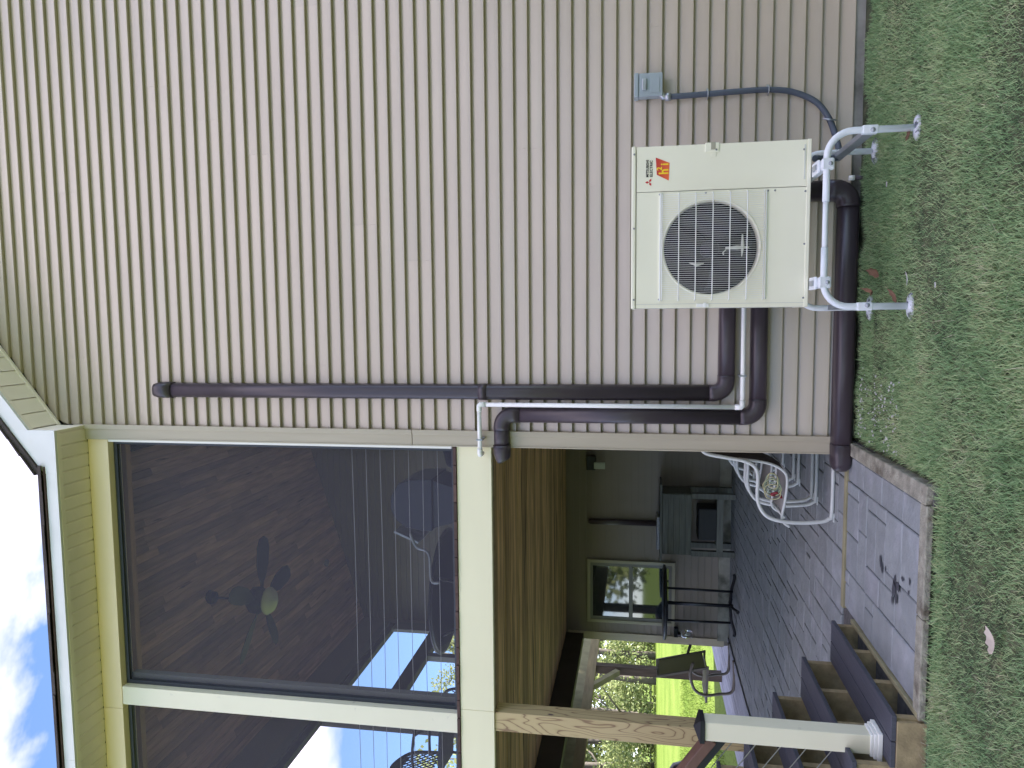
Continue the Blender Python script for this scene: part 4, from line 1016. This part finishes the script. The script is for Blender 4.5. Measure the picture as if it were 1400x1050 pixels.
cpts = smooth_path([(1.462, 5.235, 1.24), (1.466, 5.235, 1.0), (1.472, 5.235, 0.75), (1.470, 5.235, 0.58), (1.445, 5.235, 0.44), (1.375, 5.22, 0.31), (1.27, 5.20, 0.235), (1.15, 5.16, 0.20), (1.02, 5.05, 0.20), (0.95, 4.9, 0.26), (0.93, 4.78, 0.40)], 7)
m_ = MB(); m_.tube(cpts, 0.0195, 12); build(m_, 'flexible_tube', 'conduit', cd)
m_ = MB(); m_.tube([(1.505, 5.23, 1.30), (1.480, 5.23, 1.292), (1.465, 5.232, 1.275), (1.462, 5.235, 1.235)], 0.022, 10); m_.tube([(1.462, 5.235, 1.262), (1.462, 5.235, 1.225)], 0.027, 8); build(m_, 'elbow_fitting', 'steel', cd)
for (x, z) in ((1.467, 0.985), (1.470, 0.60)):
    m_ = MB(); m_.tube([(x-0.022, D-0.022, z), (x-0.022, 5.225, z), (x-0.012, 5.212, z), (x+0.012, 5.212, z), (x+0.022, 5.225, z), (x+0.022, D-0.022, z)], 0.004, 6); m_.box(x+0.018, x+0.045, D-0.028, D-0.022, z-0.008, z+0.008); build(m_, 'strap', 'steel', cd)
m_ = MB(); m_.tube([(1.255, 5.17, 0.27), (1.24, 5.17, 0.19)], 0.004, 6); m_.tube([(1.262, 5.215, 0.262), (1.245, 5.165, 0.24), (1.245, 5.18, 0.195)], 0.005, 6); build(m_, 'strap', 'steel', cd)

# ------------------------------------------------------------------ leaves
def leaf(x, y, z, L, W, ang, curl, m, label, tiltx=0.0):
    mb = MB(); n = 8; vs = []
    for i in range(n+1):
        t = i/n; w = W*math.sin(PI*min(1, t*0.9+0.08))**0.8*(1+0.22*math.sin(i*2.4))
        cx_ = (t-0.5)*L; zz = curl*(t-0.5)**2*4*L*0.3+tiltx*(t-0.5)*L
        for s, u in ((-1, 0), (0, 1), (1, 2)):
            vs.append((cx_, s*w, zz+abs(s)*curl*w*0.7))
    fs = []
    for i in range(n):
        for k in range(2): fs.append((i*3+k, i*3+k+1, (i+1)*3+k+1, (i+1)*3+k))
    c, s = math.cos(ang), math.sin(ang)
    mb.add([(x+v[0]*c-v[1]*s, y+v[0]*s+v[1]*c, z+v[2]) for v in vs], fs, True)
    o = build(mb, 'fallen_leaf', m, loc=(x, y, z), label=label, cat='leaf'); o.modifiers.new('s', 'SOLIDIFY').thickness = 0.0008; return o
leaf(0.245, 4.72, 0.055, 0.13, 0.024, 1.25, 0.5, 'leafbrown', 'reddish brown curled leaf in the grass between the stand feet', 0.3)
leaf(0.14, 4.80, 0.05, 0.16, 0.014, 1.3, 0.8, 'leafbrown', 'long thin reddish brown leaf next to the left rear foot', 0.1)
leaf(0.10, 4.38, 0.05, 0.10, 0.022, 0.6, 0.6, 'leafbrown', 'small brown leaf lying by the left front foot', 0.3)
leaf(0.935, 4.26, 0.045, 0.07, 0.032, 0.2, 0.4, 'leafbrown', 'broad orange brown leaf against the right front foot', -0.2)
leaf(-1.275, 3.10, 0.045, 0.105, 0.036, 0.35, 0.6, 'leafpale', 'pale pinkish leaf alone on the lawn before the patio', 0.1)
leaf(0.19, 4.22, 0.045, 0.085, 0.007, 0.4, 0.3, 'pebble', 'white sliver of bark in the grass beside the left front foot')
leaf(0.74, 4.62, 0.04, 0.035, 0.012, 0.4, 0.3, 'pebble', 'tiny white fleck in the grass under the unit')
leaf(0.14, 3.85, 0.04, 0.03, 0.010, 0.4, 0.3, 'pebble', 'tiny white fleck in the open grass before the unit')

# ------------------------------------------------------------------ lower porch contents
def sling_chair(y0, y1, label, loc):
    t = thing('sling_chair', label, 'chair', loc, 'white sling chairs on the patio')
    pr = [(-0.955, 0.985), (-1.005, 0.93), (-1.03, 0.80), (-1.055, 0.66), (-1.10, 0.585), (-1.175, 0.565), (-1.33, 0.565), (-1.43, 0.525), (-1.48, 0.45), (-1.50, 0.31), (-1.49, 0.14), (-1.465, 0.07), (-1.40, 0.048), (-0.95, 0.048)]
    for y in (y0, y1):
        m_ = MB(); m_.tube(smooth_path([(x, y, z) for x, z in pr], 5), 0.0135, 10); build(m_, 'side_frame', 'chairmetal', t)
    st = [(-1.045, 0.70), (-1.07, 0.50), (-1.12, 0.39), (-1.19, 0.355), (-1.34, 0.365), (-1.485, 0.385), (-1.54, 0.33)]
    for y in (y0+0.03, y1-0.03):
        m_ = MB(); m_.tube(smooth_path([(x, y, z) for x, z in st], 5), 0.0105, 8); build(m_, 'seat_rail', 'chairmetal', t)
    def sheet(prof, m, nm):
        P = smooth_path([(x, 0, z) for x, z in prof], 4); vs = []
        for p in P:
            for y in (y0+0.03, (y0+y1)/2, y1-0.03): vs.append((p.x, y, p.z-(0.015 if y not in (y0+0.03, y1-0.03) else 0)))
        fs = [(i*3+k, i*3+k+1, (i+1)*3+k+1, (i+1)*3+k) for i in range(len(P)-1) for k in range(2)]
        m2 = MB(); m2.add(vs, fs, True); o = build(m2, nm, m, t); o.modifiers.new('s', 'SOLIDIFY').thickness = 0.004
    sheet([(-1.13, 0.365), (-1.19, 0.350), (-1.34, 0.358), (-1.46, 0.378)], 'slinglight', 'seat')
    sheet([(-0.965, 0.97), (-1.005, 0.90), (-1.035, 0.72), (-1.06, 0.52), (-1.11, 0.39)], 'sling', 'backrest')
    m_ = MB(); m_.tube([(-0.958, y0, 0.985), (-0.958, y1, 0.985)], 0.012, 8); m_.tube([(-1.47, y0+0.02, 0.375), (-1.47, y1-0.02, 0.375)], 0.010, 8); build(m_, 'crossbar', 'chairmetal', t)
    m_ = MB(); m_.box(-1.485, -1.42, y0-0.012, y0+0.012, 0.032, 0.04); m_.box(-1.485, -1.42, y1-0.012, y1+0.012, 0.032, 0.04); build(m_, 'glide', 'chairmetal', t)
    return t
sling_chair(5.58, 6.08, 'nearest white framed sling chair with coiled cord on its seat', (-1.2, 5.8, 0.03))
sling_chair(6.22, 6.74, 'white framed sling chair standing behind the one with the cord', (-1.2, 6.5, 0.03))
sling_chair(6.95, 7.45, 'farthest white framed sling chair half hidden by the other two', (-1.2, 7.2, 0.03))
coil = thing('cord_coil', 'coiled pale green and yellow cord tied with red on the chair seat', 'cord', (-1.24, 5.75, 0.37))
for i in range(7):
    cx_, cy_, r = -1.22-0.014*i, 5.70+0.018*(i % 3), 0.062+0.008*math.sin(i*2.1)
    tilt = 0.5+0.12*i
    pts = [(cx_+r*math.cos(a)*0.9, cy_+r*math.sin(a)*math.cos(tilt), 0.44+r*math.sin(a)*math.sin(tilt)+0.004*math.sin(3*a+i)) for a in [2*PI*k/22 for k in range(22)]]
    m_ = MB(); m_.tube(pts, 0.0042, 6, closed=True); build(m_, 'loop', 'hosegreen' if i % 2 else 'hoseyellow', coil)
m_ = MB(); m_.tube(smooth_path([(-1.30, 5.66, 0.41), (-1.315, 5.68, 0.45), (-1.33, 5.70, 0.43), (-1.32, 5.72, 0.39), (-1.35, 5.70, 0.375)], 4), 0.009, 6); build(m_, 'tie', 'red', coil)

# potting bench cabinet against the rear wall
cab = thing('workbench', 'grey wooden potting bench with deep drawer front and open base', 'bench', (-3.05, 11.3, 0.03))
CY0, CY1 = 11.02, 11.52
m_ = MB(); m_.box(-3.60, -2.45, CY0-0.04, CY1, 1.075, 1.105); build(m_, 'top', 'greywood', cab, bevel=0.004)
for q in range(5):
    m_ = MB(); z0 = 0.66+q*0.082; m_.box(-3.50, -2.60, CY0, CY0+0.02, z0, z0+0.079); build(m_, 'drawer_plank', 'greywood', cab, bevel=0.002)
m_ = MB(); m_.box(-3.51, -2.59, CY0+0.021, CY1, 0.65, 1.07); build(m_, 'carcass', 'greywood', cab)
for x in (-3.52, -2.66):
    for y in (CY0, CY1-0.08):
        m_ = MB(); m_.box(x, x+0.08, y, y+0.08, 0.03, 0.649); build(m_, 'leg', 'greywood', cab, bevel=0.003)
m_ = MB(); m_.box(-3.44, -2.66, CY0+0.0, CY0+0.02, 0.20, 0.29); build(m_, 'lower_rail', 'greywood', cab)
m_ = MB(); m_.box(-3.43, -2.67, CY0+0.03, CY1-0.01, 0.25, 0.27); build(m_, 'shelf', 'greywood', cab)
m_ = MB(); m_.box(-3.3, -2.82, CY0+0.08, CY1-0.06, 0.271, 0.55); build(m_, 'storage_tub', 'blackiron', loc=(-3.05, 11.3, 0.27), label='black storage tub on the lower shelf of the potting bench', cat='tub', bevel=0.02)
m_ = MB(); m_.box(-3.45, -2.95, CY0+0.02, CY1-0.15, 1.107, 1.15); build(m_, 'folded_cloth', 'walkplank', loc=(-3.2, 11.2, 1.107), label='folded light cloth lying on top of the potting bench', cat='cloth', bevel=0.012)

# bar height table
tb = thing('bar_table', 'tall round black bar table with slender legs near the window', 'table', (-4.13, 10.75, 0.03))
m_ = MB(); m_.lathe([(0, -0.03), (0.50, -0.03), (0.53, -0.015), (0.53, 0.008), (0.52, 0.014), (0, 0.014)], (-4.13, 10.75, 1.045), 40); build(m_, 'table_top', 'blackiron', tb)
for dx, dy in ((0.20, 0.0), (-0.03, 0.03), (0.02, -0.06), (-0.26, 0.0)):
    m_ = MB(); m_.tube([(-4.13+dx, 10.75+dy, 0.08), (-4.13+dx*1.05, 10.75+dy, 1.015)], 0.018, 8); build(m_, 'leg', 'blackiron', tb)
for a in (0.15, PI/2+0.15, PI+0.15, 1.5*PI+0.15):
    c, s = math.cos(a), math.sin(a)
    m_ = MB(); m_.tube(smooth_path([(-4.13, 10.75, 0.11), (-4.13+0.2*c, 10.75+0.2*s, 0.10), (-4.13+0.38*c, 10.75+0.38*s, 0.055), (-4.13+0.44*c, 10.75+0.44*s, 0.065)], 4), 0.02, 8); build(m_, 'foot', 'blackiron', tb)

# rear wall fittings
win = thing('window', 'double hung window in cream trim on the shaded rear wall', 'window', (-4.31, YB, 0.85))
WX0, WX1, WZ0, WZ1 = -4.83, -3.81, 0.14, 2.215
WZ0 = 0.85
WY = YB-0.03
m_ = MB(); m_.box(WX0, WX1, WY-0.02, WY+0.012, WZ1-0.05, WZ1); m_.box(WX0, WX1, WY-0.02, WY+0.012, WZ0, WZ0+0.05); m_.box(WX0, WX0+0.05, WY-0.02, WY+0.012, WZ0+0.05, WZ1-0.05); m_.box(WX1-0.05, WX1, WY-0.02, WY+0.012, WZ0+0.05, WZ1-0.05)
build(m_, 'casing', 'winframe', win, bevel=0.004)
m_ = MB(); a, b, c, d = WX0+0.07, WX1-0.07, WZ0+0.07, WZ1-0.07
m_.box(WX0+0.05, a+0.03, WY-0.008, WY+0.012, c-0.02, d+0.02); m_.box(b-0.03, WX1-0.05, WY-0.008, WY+0.012, c-0.02, d+0.02); m_.box(a+0.03, b-0.03, WY-0.008, WY+0.012, d-0.02, d+0.02); m_.box(a+0.03, b-0.03, WY-0.008, WY+0.012, c-0.02, c+0.03)
zm = 1.53; m_.box(a+0.03, b-0.03, WY-0.012, WY+0.012, zm-0.03, zm+0.03)
build(m_, 'sash', 'greyframe', win)
for z0, z1 in ((c+0.03, zm-0.03), (zm+0.03, d-0.02)):
    m_ = MB(); m_.box(a+0.03, b-0.03, WY+0.002, WY+0.008, z0, z1); build(m_, 'pane', 'glass', win)
lt = thing('wall_lamp', 'small box shaped lamp with pale lens high on the rear wall', 'lamp', (-2.25, YB, 2.1))
m_ = MB(); m_.box(-2.36, -2.14, YB-0.15, YB-0.02, 2.08, 2.22); build(m_, 'housing', 'blackiron', lt, bevel=0.006)
m_ = MB(); m_.box(-2.33, -2.23, YB-0.20, YB-0.151, 1.93, 2.10); build(m_, 'lens', 'lampglass', lt, bevel=0.006)
dc = thing('line_cover', 'thin brown line cover running down the shaded rear wall behind the bench', 'pipe cover', (-3.2, YB, 1.1))
m_ = MB(); m_.ductsweep([(-3.20, 2.20), (-3.20, 2.16), (-3.195, 1.1)], 0.09, 0.06, YB-0.02, [0.6, 1, 1]); fixnormals(build(m_, 'straight_cover', 'duct', dc))
jr = thing('jar_lantern', 'round glass jar light fixed on the rear wall beside the opening', 'lantern', (-4.93, YB, 0.6))
m_ = MB(); m_.box(-4.98, -4.84, YB-0.10, YB-0.02, 0.80, 0.86); m_.lathe([(0.035, 0), (0.035, 0.05), (0, 0.05)], (-4.91, YB-0.12, 0.76), 12); build(m_, 'bracket', 'blackiron', jr)
m_ = MB(); m_.lathe([(0.03, 0.12), (0.06, 0.09), (0.068, 0.04), (0.062, -0.05), (0.03, -0.07), (0, -0.07)], (-4.91, YB-0.12, 0.64), 14); build(m_, 'glass', 'jarglass', jr)
m_ = MB(); m_.lathe([(0, 0.05), (0.022, 0.03), (0.028, 0), (0.015, -0.03), (0, -0.035)], (-4.91, YB-0.12, 0.65), 10); build(m_, 'bulb', 'opal', jr)

# sling armchair outside at the left opening
pc = thing('patio_armchair', 'bronze framed armchair with olive sling beyond the left opening', 'chair', (-5.45, 11.3, 0.03))
def spath(P, r, nm, m='bronze'):
    q = MB(); q.tube(smooth_path(P, 5), r, 8); build(q, nm, m, pc)
for y in (10.75, 11.35):
    spath([(-5.02, y, 0.62), (-5.20, y, 0.66), (-5.42, y, 0.60), (-5.50, y, 0.45), (-5.47, y, 0.25), (-5.42, y, 0.07), (-5.2, y, 0.04), (-4.95, y, 0.05)], 0.022, 'arm_frame')
m_ = MB(); m_.beam((-5.10, 10.78, 0.42), (-5.28, 10.78, 1.12), 0.03, 0.03); m_.beam((-5.10, 11.32, 0.42), (-5.28, 11.32, 1.12), 0.03, 0.03); m_.beam((-5.28, 10.77, 1.12), (-5.28, 11.33, 1.12), 0.03, 0.04); build(m_, 'back_frame', 'bronze', pc)
m_ = MB(); m_.add([(-5.10, 10.80, 0.45), (-5.10, 11.30, 0.45), (-5.275, 11.30, 1.10), (-5.275, 10.80, 1.10)], [(0, 1, 2, 3)]); o = build(m_, 'back_sling', 'olive', pc); o.modifiers.new('s', 'SOLIDIFY').thickness = 0.006
m_ = MB(); m_.box(-5.62, -5.10, 10.80, 11.30, 0.42, 0.435); build(m_, 'seat', 'olive', pc)
m_ = MB(); m_.beam((-5.62, 10.78, 0.425), (-5.08, 10.78, 0.41), 0.03, 0.03); m_.beam((-5.62, 11.32, 0.425), (-5.08, 11.32, 0.41), 0.03, 0.03); m_.beam((-5.62, 10.78, 0.425), (-5.62, 11.32, 0.425), 0.03, 0.03); build(m_, 'seat_frame', 'bronze', pc)

kg = thing('kettle_grill', 'round black kettle grill on the walkway behind the stairs', 'grill', (-5.75, 8.9, 0.03))
m_ = MB(); m_.lathe([(0, -0.22), (0.16, -0.18), (0.27, -0.06), (0.29, 0.0), (0.29, 0.02), (0.26, 0.12), (0.15, 0.2), (0, 0.23)], (-5.75, 8.9, 0.86), 24); build(m_, 'bowl_and_lid', 'blackiron', kg)
m_ = MB(); m_.tube([(-5.79, 8.9, 1.09), (-5.79, 8.9, 1.12), (-5.71, 8.9, 1.12), (-5.71, 8.9, 1.09)], 0.008, 6); build(m_, 'handle', 'blackiron', kg)
for a in (0.5, 2.6, 4.7):
    m_ = MB(); m_.tube([(-5.75+0.15*math.cos(a), 8.9+0.15*math.sin(a), 0.72), (-5.75+0.28*math.cos(a), 8.9+0.28*math.sin(a), 0.03)], 0.012, 6); build(m_, 'leg', 'blackiron', kg)

# ------------------------------------------------------------------ upper porch contents
FX, FY, FZ = -3.30, 7.95, 5.72
cf = thing('ceiling_fan', 'dark five blade ceiling fan with opal bowl light on plank ceiling', 'ceiling fan', (FX, FY, cz(FX)))
m_ = MB(); m_.lathe([(0.0, cz(FX)-FZ+0.02), (0.085, cz(FX)-FZ+0.01), (0.07, cz(FX)-FZ-0.07), (0.02, cz(FX)-FZ-0.09), (0.014, cz(FX)-FZ-0.09), (0.014, 0.27), (0.03, 0.26), (0.05, 0.24)], (FX, FY, FZ), 20); build(m_, 'downrod', 'fandark', cf)
m_ = MB(); m_.lathe([(0.02, 0.27), (0.10, 0.25), (0.15, 0.20), (0.16, 0.12), (0.13, 0.06), (0.12, 0.02), (0.0, 0.02)], (FX, FY, FZ), 24); build(m_, 'motor_housing', 'fandark', cf)
m_ = MB(); m_.lathe([(0.0, -0.095), (0.07, -0.083), (0.13, -0.05), (0.162, 0.0), (0.155, 0.02), (0, 0.02)], (FX, FY, FZ), 28); build(m_, 'light_bowl', 'opal', cf)
for k in range(5):
    a = math.radians(8+72*k); c, s = math.cos(a), math.sin(a)
    prof = [(0.13, 0.02), (0.22, 0.028), (0.28, 0.06), (0.42, 0.098), (0.62, 0.102), (0.72, 0.07), (0.755, 0.0)]
    up_ = [(r, w) for r, w in prof]+[(r, -w) for r, w in reversed(prof[:-1])]
    vs = [(FX+r*c-w*s, FY+r*s+w*c, FZ+0.09-w*0.22) for r, w in up_]; vs2 = [(v[0], v[1], v[2]+0.008) for v in vs]; n = len(vs)
    m_ = MB(); m_.add(vs+vs2, [tuple(range(n)), tuple(range(2*n-1, n-1, -1))]+[(i, (i+1) % n, (i+1) % n+n, i+n) for i in range(n)])
    fixnormals(build(m_, 'fan_blade', 'fandark', cf))
m_ = MB(); m_.tube([(FX+0.05, FY-0.1, FZ-0.01), (FX+0.05, FY-0.1, FZ-0.13)], 0.003, 5); build(m_, 'pull_chain', 'cable', cf)
sm = MB(); sm.lathe([(0.0, 0.0), (0.06, 0.0), (0.055, -0.03), (0, -0.035)], (-3.85, 10.9, cz(-3.85)), 16); build(sm, 'smoke_detector', 'walkplank', loc=(-3.85, 10.9, cz(-3.85)), label='small round detector on the plank ceiling near the rear wall', cat='detector')

gr = thing('barbecue_grill', 'dark barbecue grill with rounded lid on the upper deck', 'grill', (-1.75, 7.0, DECK))
prof = [(-2.02, 3.50), (-2.00, 3.62), (-1.93, 3.72), (-1.82, 3.775), (-1.70, 3.77), (-1.58, 3.70), (-1.53, 3.58), (-1.52, 3.42), (-1.52, 3.36), (-2.02, 3.36)]
m_ = MB(); m_.prism(prof, 'y', 6.75, 7.3); fixnormals(build(m_, 'lid', 'fandark', gr, bevel=0.01))
m_ = MB(); m_.prism([(-2.0, 3.358), (-1.54, 3.358), (-1.60, 3.16), (-1.94, 3.16)], 'y', 6.78, 7.27); fixnormals(build(m_, 'firebox', 'fandark', gr))
m_ = MB(); m_.box(-1.98, -1.50, 6.78, 7.27, 2.80, 3.158); build(m_, 'cabinet', 'fandark', gr, bevel=0.01)
m_ = MB(); m_.beam((-2.04, 6.95, 3.74), (-2.14, 6.95, 3.50), 0.42, 0.02); build(m_, 'side_shelf', 'channel', gr)
m_ = MB(); m_.tube(smooth_path([(-2.05, 6.74, 3.58), (-2.18, 6.74, 3.52), (-2.24, 6.74, 3.40), (-2.50, 6.74, 3.38), (-2.52, 6.74, 3.30)], 5), 0.014, 8); build(m_, 'handle', 'channel', gr)
g2 = MB(); g2.lathe([(0.25, 0.0), (0.27, 0.2), (0.26, 0.5), (0.2, 0.62), (0.0, 0.70)], (-1.35, 7.55, DECK), 24)
build(g2, 'covered_stool', 'fandark', loc=(-1.35, 7.55, DECK), label='round topped dark covered seat between the grill and the wall', cat='stool')

ut = thing('patio_table', 'large round dark lattice metal table on the upper deck', 'table', (-3.05, 7.95, DECK))
m_ = MB(); m_.lathe([(0.66, 0.0), (0.69, 0.012), (0.69, 0.03), (0.66, 0.035), (0, 0.035)], (-3.05, 7.95, 3.54), 44); m_.lathe([(0, 0), (0.6, 0.0)], (-3.05, 7.95, 3.54), 44); build(m_, 'table_top', 'blackiron', ut)
for a in (0.6, 2.2, 3.7, 5.3):
    c, s = math.cos(a), math.sin(a)
    m_ = MB(); m_.tube(smooth_path([(-3.05+0.5*c, 7.95+0.5*s, 3.54), (-3.05+0.32*c, 7.95+0.32*s, 3.2), (-3.05+0.3*c, 7.95+0.3*s, 2.95), (-3.05+0.46*c, 7.95+0.46*s, DECK+0.01)], 4), 0.018, 8); build(m_, 'leg', 'blackiron', ut)

def iron_chair(label, loc, rz):
    t = thing('iron_chair', label, 'chair', loc, 'ornate cast metal chairs on the upper deck')
    def bld(mb, nm):
        me = bpy.data.meshes.new(nm); me.from_pydata([tuple(v) for v in mb.v], [], mb.f); me.polygons.foreach_set('use_smooth', mb.sm); me.materials.append(M['blackiron'])
        o = bpy.data.objects.new(nm, me); COL.objects.link(o); o.parent = t; return o
    m_ = MB(); m_.box(-0.24, 0.24, -0.24, 0.24, 0.42, 0.45); bld(m_, 'seat')
    def bk(x, z): return (x, 0.24+0.10*(z-0.45)+0.12*max(0, z-0.75)**2*4, z)
    out = [(-0.22, 0.45), (-0.25, 0.62), (-0.26, 0.80), (-0.20, 0.90), (0, 0.955), (0.20, 0.90), (0.26, 0.80), (0.25, 0.62), (0.22, 0.45)]
    m_ = MB(); m_.tube(smooth_path([bk(*p) for p in out], 5), 0.018, 8); bld(m_, 'back_frame')
    m_ = MB(); vs = []
    for i in range(9):
        x = -0.17+0.34*i/8; vs += [bk(x, 0.83+0.03*math.cos(x*6)), bk(x, 0.93+0.015*math.cos(x*8)-abs(x)*0.25)]
    m_.add(vs, [(2*i, 2*i+2, 2*i+3, 2*i+1) for i in range(8)]); o = bld(m_, 'crest'); o.modifiers.new('s', 'SOLIDIFY').thickness = 0.02
    m_ = MB()
    for i in range(-6, 7):
        for sg in (1, -1):
            a = (i*0.075, 0.52); b = (i*0.075+sg*0.32, 0.84)
            def clip(p, q):
                pts = []
                for k in range(13):
                    x = p[0]+(q[0]-p[0])*k/12; z = p[1]+(q[1]-p[1])*k/12
                    if abs(x) < 0.23: pts.append(bk(x, z))
                return pts
            pts = clip(a, b)
            if len(pts) > 2: m_.tube(pts, 0.006, 5)
    bld(m_, 'lattice')
    for s in (-1, 1):
        m_ = MB(); m_.tube(smooth_path([bk(s*0.25, 0.66), (s*0.29, 0.10, 0.68), (s*0.30, -0.14, 0.66), (s*0.29, -0.23, 0.62), (s*0.27, -0.20, 0.58), (s*0.27, -0.17, 0.62)], 5), 0.014, 8); m_.tube(smooth_path([(s*0.29, -0.10, 0.66), (s*0.27, -0.20, 0.5), (s*0.24, -0.22, 0.43)], 4), 0.012, 8); bld(m_, 'arm')
    for x, y in ((-0.21, -0.21), (0.21, -0.21), (-0.21, 0.22), (0.21, 0.22)):
        m_ = MB(); m_.tube(smooth_path([(x, y, 0.42), (x*1.0, y*1.05, 0.2), (x*1.15, y*1.25, 0.0)], 4), 0.014, 8); bld(m_, 'leg')
    t.rotation_euler = (0, 0, rz); return t
iron_chair('ornate cast metal chair with lattice back left of the upper post', (-3.95, 6.55, DECK), math.radians(100))
iron_chair('ornate cast metal chair by the table just right of the upper post', (-4.45, 8.6, DECK), math.radians(150))

# ------------------------------------------------------------------ trees and woods
def leafcloud(centers, radii, n, size, zsq=0.8):
    """n leaf quads spread through lumpy clumps"""
    k = rng.integers(0, len(centers), n); c = np.array(centers)[k]; r = np.array(radii)[k]
    d = rng.normal(size=(n, 3)); d /= np.linalg.norm(d, axis=1)[:, None]; d *= (rng.uniform(0, 1, n)**0.5*r)[:, None]; d[:, 2] *= zsq
    p = c+d
    a = rng.normal(size=(n, 3)); a /= np.linalg.norm(a, axis=1)[:, None]; b = np.cross(a, rng.normal(size=(n, 3))); b /= np.linalg.norm(b, axis=1)[:, None]
    s = (rng.uniform(0.5, 1.2, n)*size)[:, None]
    vs = np.stack([p-a*s, p+b*s*0.6, p+a*s, p-b*s*0.6], 1).reshape(-1, 3)
    return vs
def cloud_obj(name, vs, m, parent=None, **kw):
    n = len(vs)//4; me = bpy.data.meshes.new(name)
    base = wloc(parent) if parent else Vector((0, 0, 0))
    vs = (vs-np.array(base)).astype(np.float32)
    me.vertices.add(n*4); me.vertices.foreach_set('co', vs.ravel()); me.loops.add(n*4); me.loops.foreach_set('vertex_index', np.arange(n*4, dtype=np.int32))
    me.polygons.add(n); me.polygons.foreach_set('loop_start', (np.arange(n)*4).astype(np.int32)); me.update(calc_edges=True); me.validate()
    me.materials.append(M[m]); o = bpy.data.objects.new(name, me); COL.objects.link(o); o.parent = parent
    for k_, v in kw.items(): o[k_] = v
    return o
kinds = ['slender spring tree with pale new leaves at the lawn edge', 'forked grey tree with thin spring foliage beyond the lawn', 'tall leafy tree rising behind the wood edge']
def tree(x, y, h, spread, seed, label):
    rs = random.Random(seed)
    t = thing('tree', label, 'tree', (x, y, 0), 'trees of the wood beyond the lawn')
    m_ = MB(); lean = rs.uniform(-0.06, 0.06); cs = []; rd = []
    tr = [(x+lean*zz+0.12*math.sin(zz*0.6+seed), y, zz) for zz in np.linspace(-0.1, h*0.85, 9)]
    r0 = 0.10+h*0.011
    m_.tube(tr, [r0*(1-0.82*i/8) for i in range(9)], 7)
    for i in range(rs.randint(8, 12)):
        z0 = h*rs.uniform(0.18, 0.8); a = rs.uniform(0, 2*PI); L = spread*rs.uniform(0.5, 1.1)*(1.1-z0/h*0.6)
        bx_, by_ = x+lean*z0, y
        e = (bx_+L*math.cos(a), by_+L*math.sin(a), z0+L*rs.uniform(0.5, 1.1)); mid = (bx_+L*0.45*math.cos(a), by_+L*0.45*math.sin(a), z0+L*0.25)
        m_.tube([(bx_, by_, z0), mid, e], [r0*0.38, r0*0.25, r0*0.08], 5)
        cs += [e, ((e[0]+mid[0])/2, (e[1]+mid[1])/2, (e[2]+mid[2])/2+0.4)]; rd += [rs.uniform(0.7, 1.5)*spread*0.35, rs.uniform(0.5, 1.0)*spread*0.3]
        for q in range(2):
            e2 = (e[0]+rs.uniform(-1, 1)*spread*0.35, e[1]+rs.uniform(-1, 1)*spread*0.35, e[2]+rs.uniform(0, 1)*spread*0.4)
            m_.tube([e, e2], [r0*0.10, r0*0.04], 4); cs.append(e2); rd.append(spread*0.28)
    build(m_, 'trunk', 'bark', t)
    cloud_obj('crown', leafcloud(cs, rd, 3600, 0.13), 'leaf_spring', t)
    return t
ORD = ['first', 'second', 'third', 'fourth', 'fifth', 'sixth', 'seventh', 'eighth', 'ninth', 'tenth', 'eleventh', 'twelfth', 'thirteenth', 'fourteenth', 'fifteenth', 'sixteenth', 'seventeenth', 'eighteenth', 'nineteenth', 'twentieth', 'twenty first', 'twenty second', 'twenty third', 'twenty fourth', 'twenty fifth', 'twenty sixth']
for i in range(26):
    ang = math.radians(20+i*1.55+random.uniform(-.6, .6))      # to the left of straight ahead
    dist = 62+random.uniform(0, 16)
    x, y = -dist*math.sin(ang), dist*math.cos(ang)
    h = random.uniform(13, 21); sp_ = random.uniform(2.2, 3.8)
    inview = i >= 3 and i <= 16
    lab = '%s woodland tree counted from the house side, %s' % (ORD[i], 'at the near rim' if dist < 70 else 'deeper in the wood')
    tree(x, y, h, sp_, 100+i, lab)
cs = []; rd = []
for i in range(150):
    ang = math.radians(16+i*0.31); dist = 63+random.uniform(0, 9); cs.append((-dist*math.sin(ang), dist*math.cos(ang), random.uniform(0.3, 3.6))); rd.append(random.uniform(1.2, 2.4))
cloud_obj('undergrowth', leafcloud(cs, rd, 60000, 0.15, 0.8), 'leaf_brush', None, kind='stuff', label='pale green brush along the edge of the wood')
cs = []; rd = []
for i in range(110):
    ang = math.radians(12+i*0.5); dist = 84+random.uniform(0, 10); cs.append((-dist*math.sin(ang), dist*math.cos(ang), random.uniform(2, 15))); rd.append(random.uniform(2.5, 4.5))
cloud_obj('far_wood', leafcloud(cs, rd, 60000, 0.3, 0.9), 'leaf_brush', None, kind='stuff', label='hazy wood behind the first trees')
# one leafy tree nearer on the left, seen through the lattice chair
tree(-20.5, 27.0, 15.5, 3.6, 777, 'nearer leafy tree seen past the upper porch chairs')

# the wood on the viewer's side of the lawn, mirrored in the rear window
cs = []; rd = []
for i in range(90):
    cs.append((-34+i*0.75+random.uniform(-.5, .5), -12-random.uniform(0, 6), random.uniform(0.8, 11))); rd.append(random.uniform(1.5, 2.8))
cloud_obj('wood_behind', leafcloud(cs, rd, 34000, 0.24, 0.9), 'leaf_brush', None, kind='stuff', label='dense spring wood on the near side of the lawn')

# leafy shade blocker at right, unseen, added to darken the near wall and lawn
cs = []; rd = []
for i in range(60):
    t = i/59; cs.append((4.3+2.6*random.random(), -7.5+9.5*t+random.uniform(-.4, .4), random.uniform(0.5, 5.8))); rd.append(random.uniform(0.6, 1.0))
cloud_obj('hedge', leafcloud(cs, rd, 26000, 0.09, 0.9), 'hedge_leaf', None, kind='stuff', label='tall dark hedge along the right lot line')
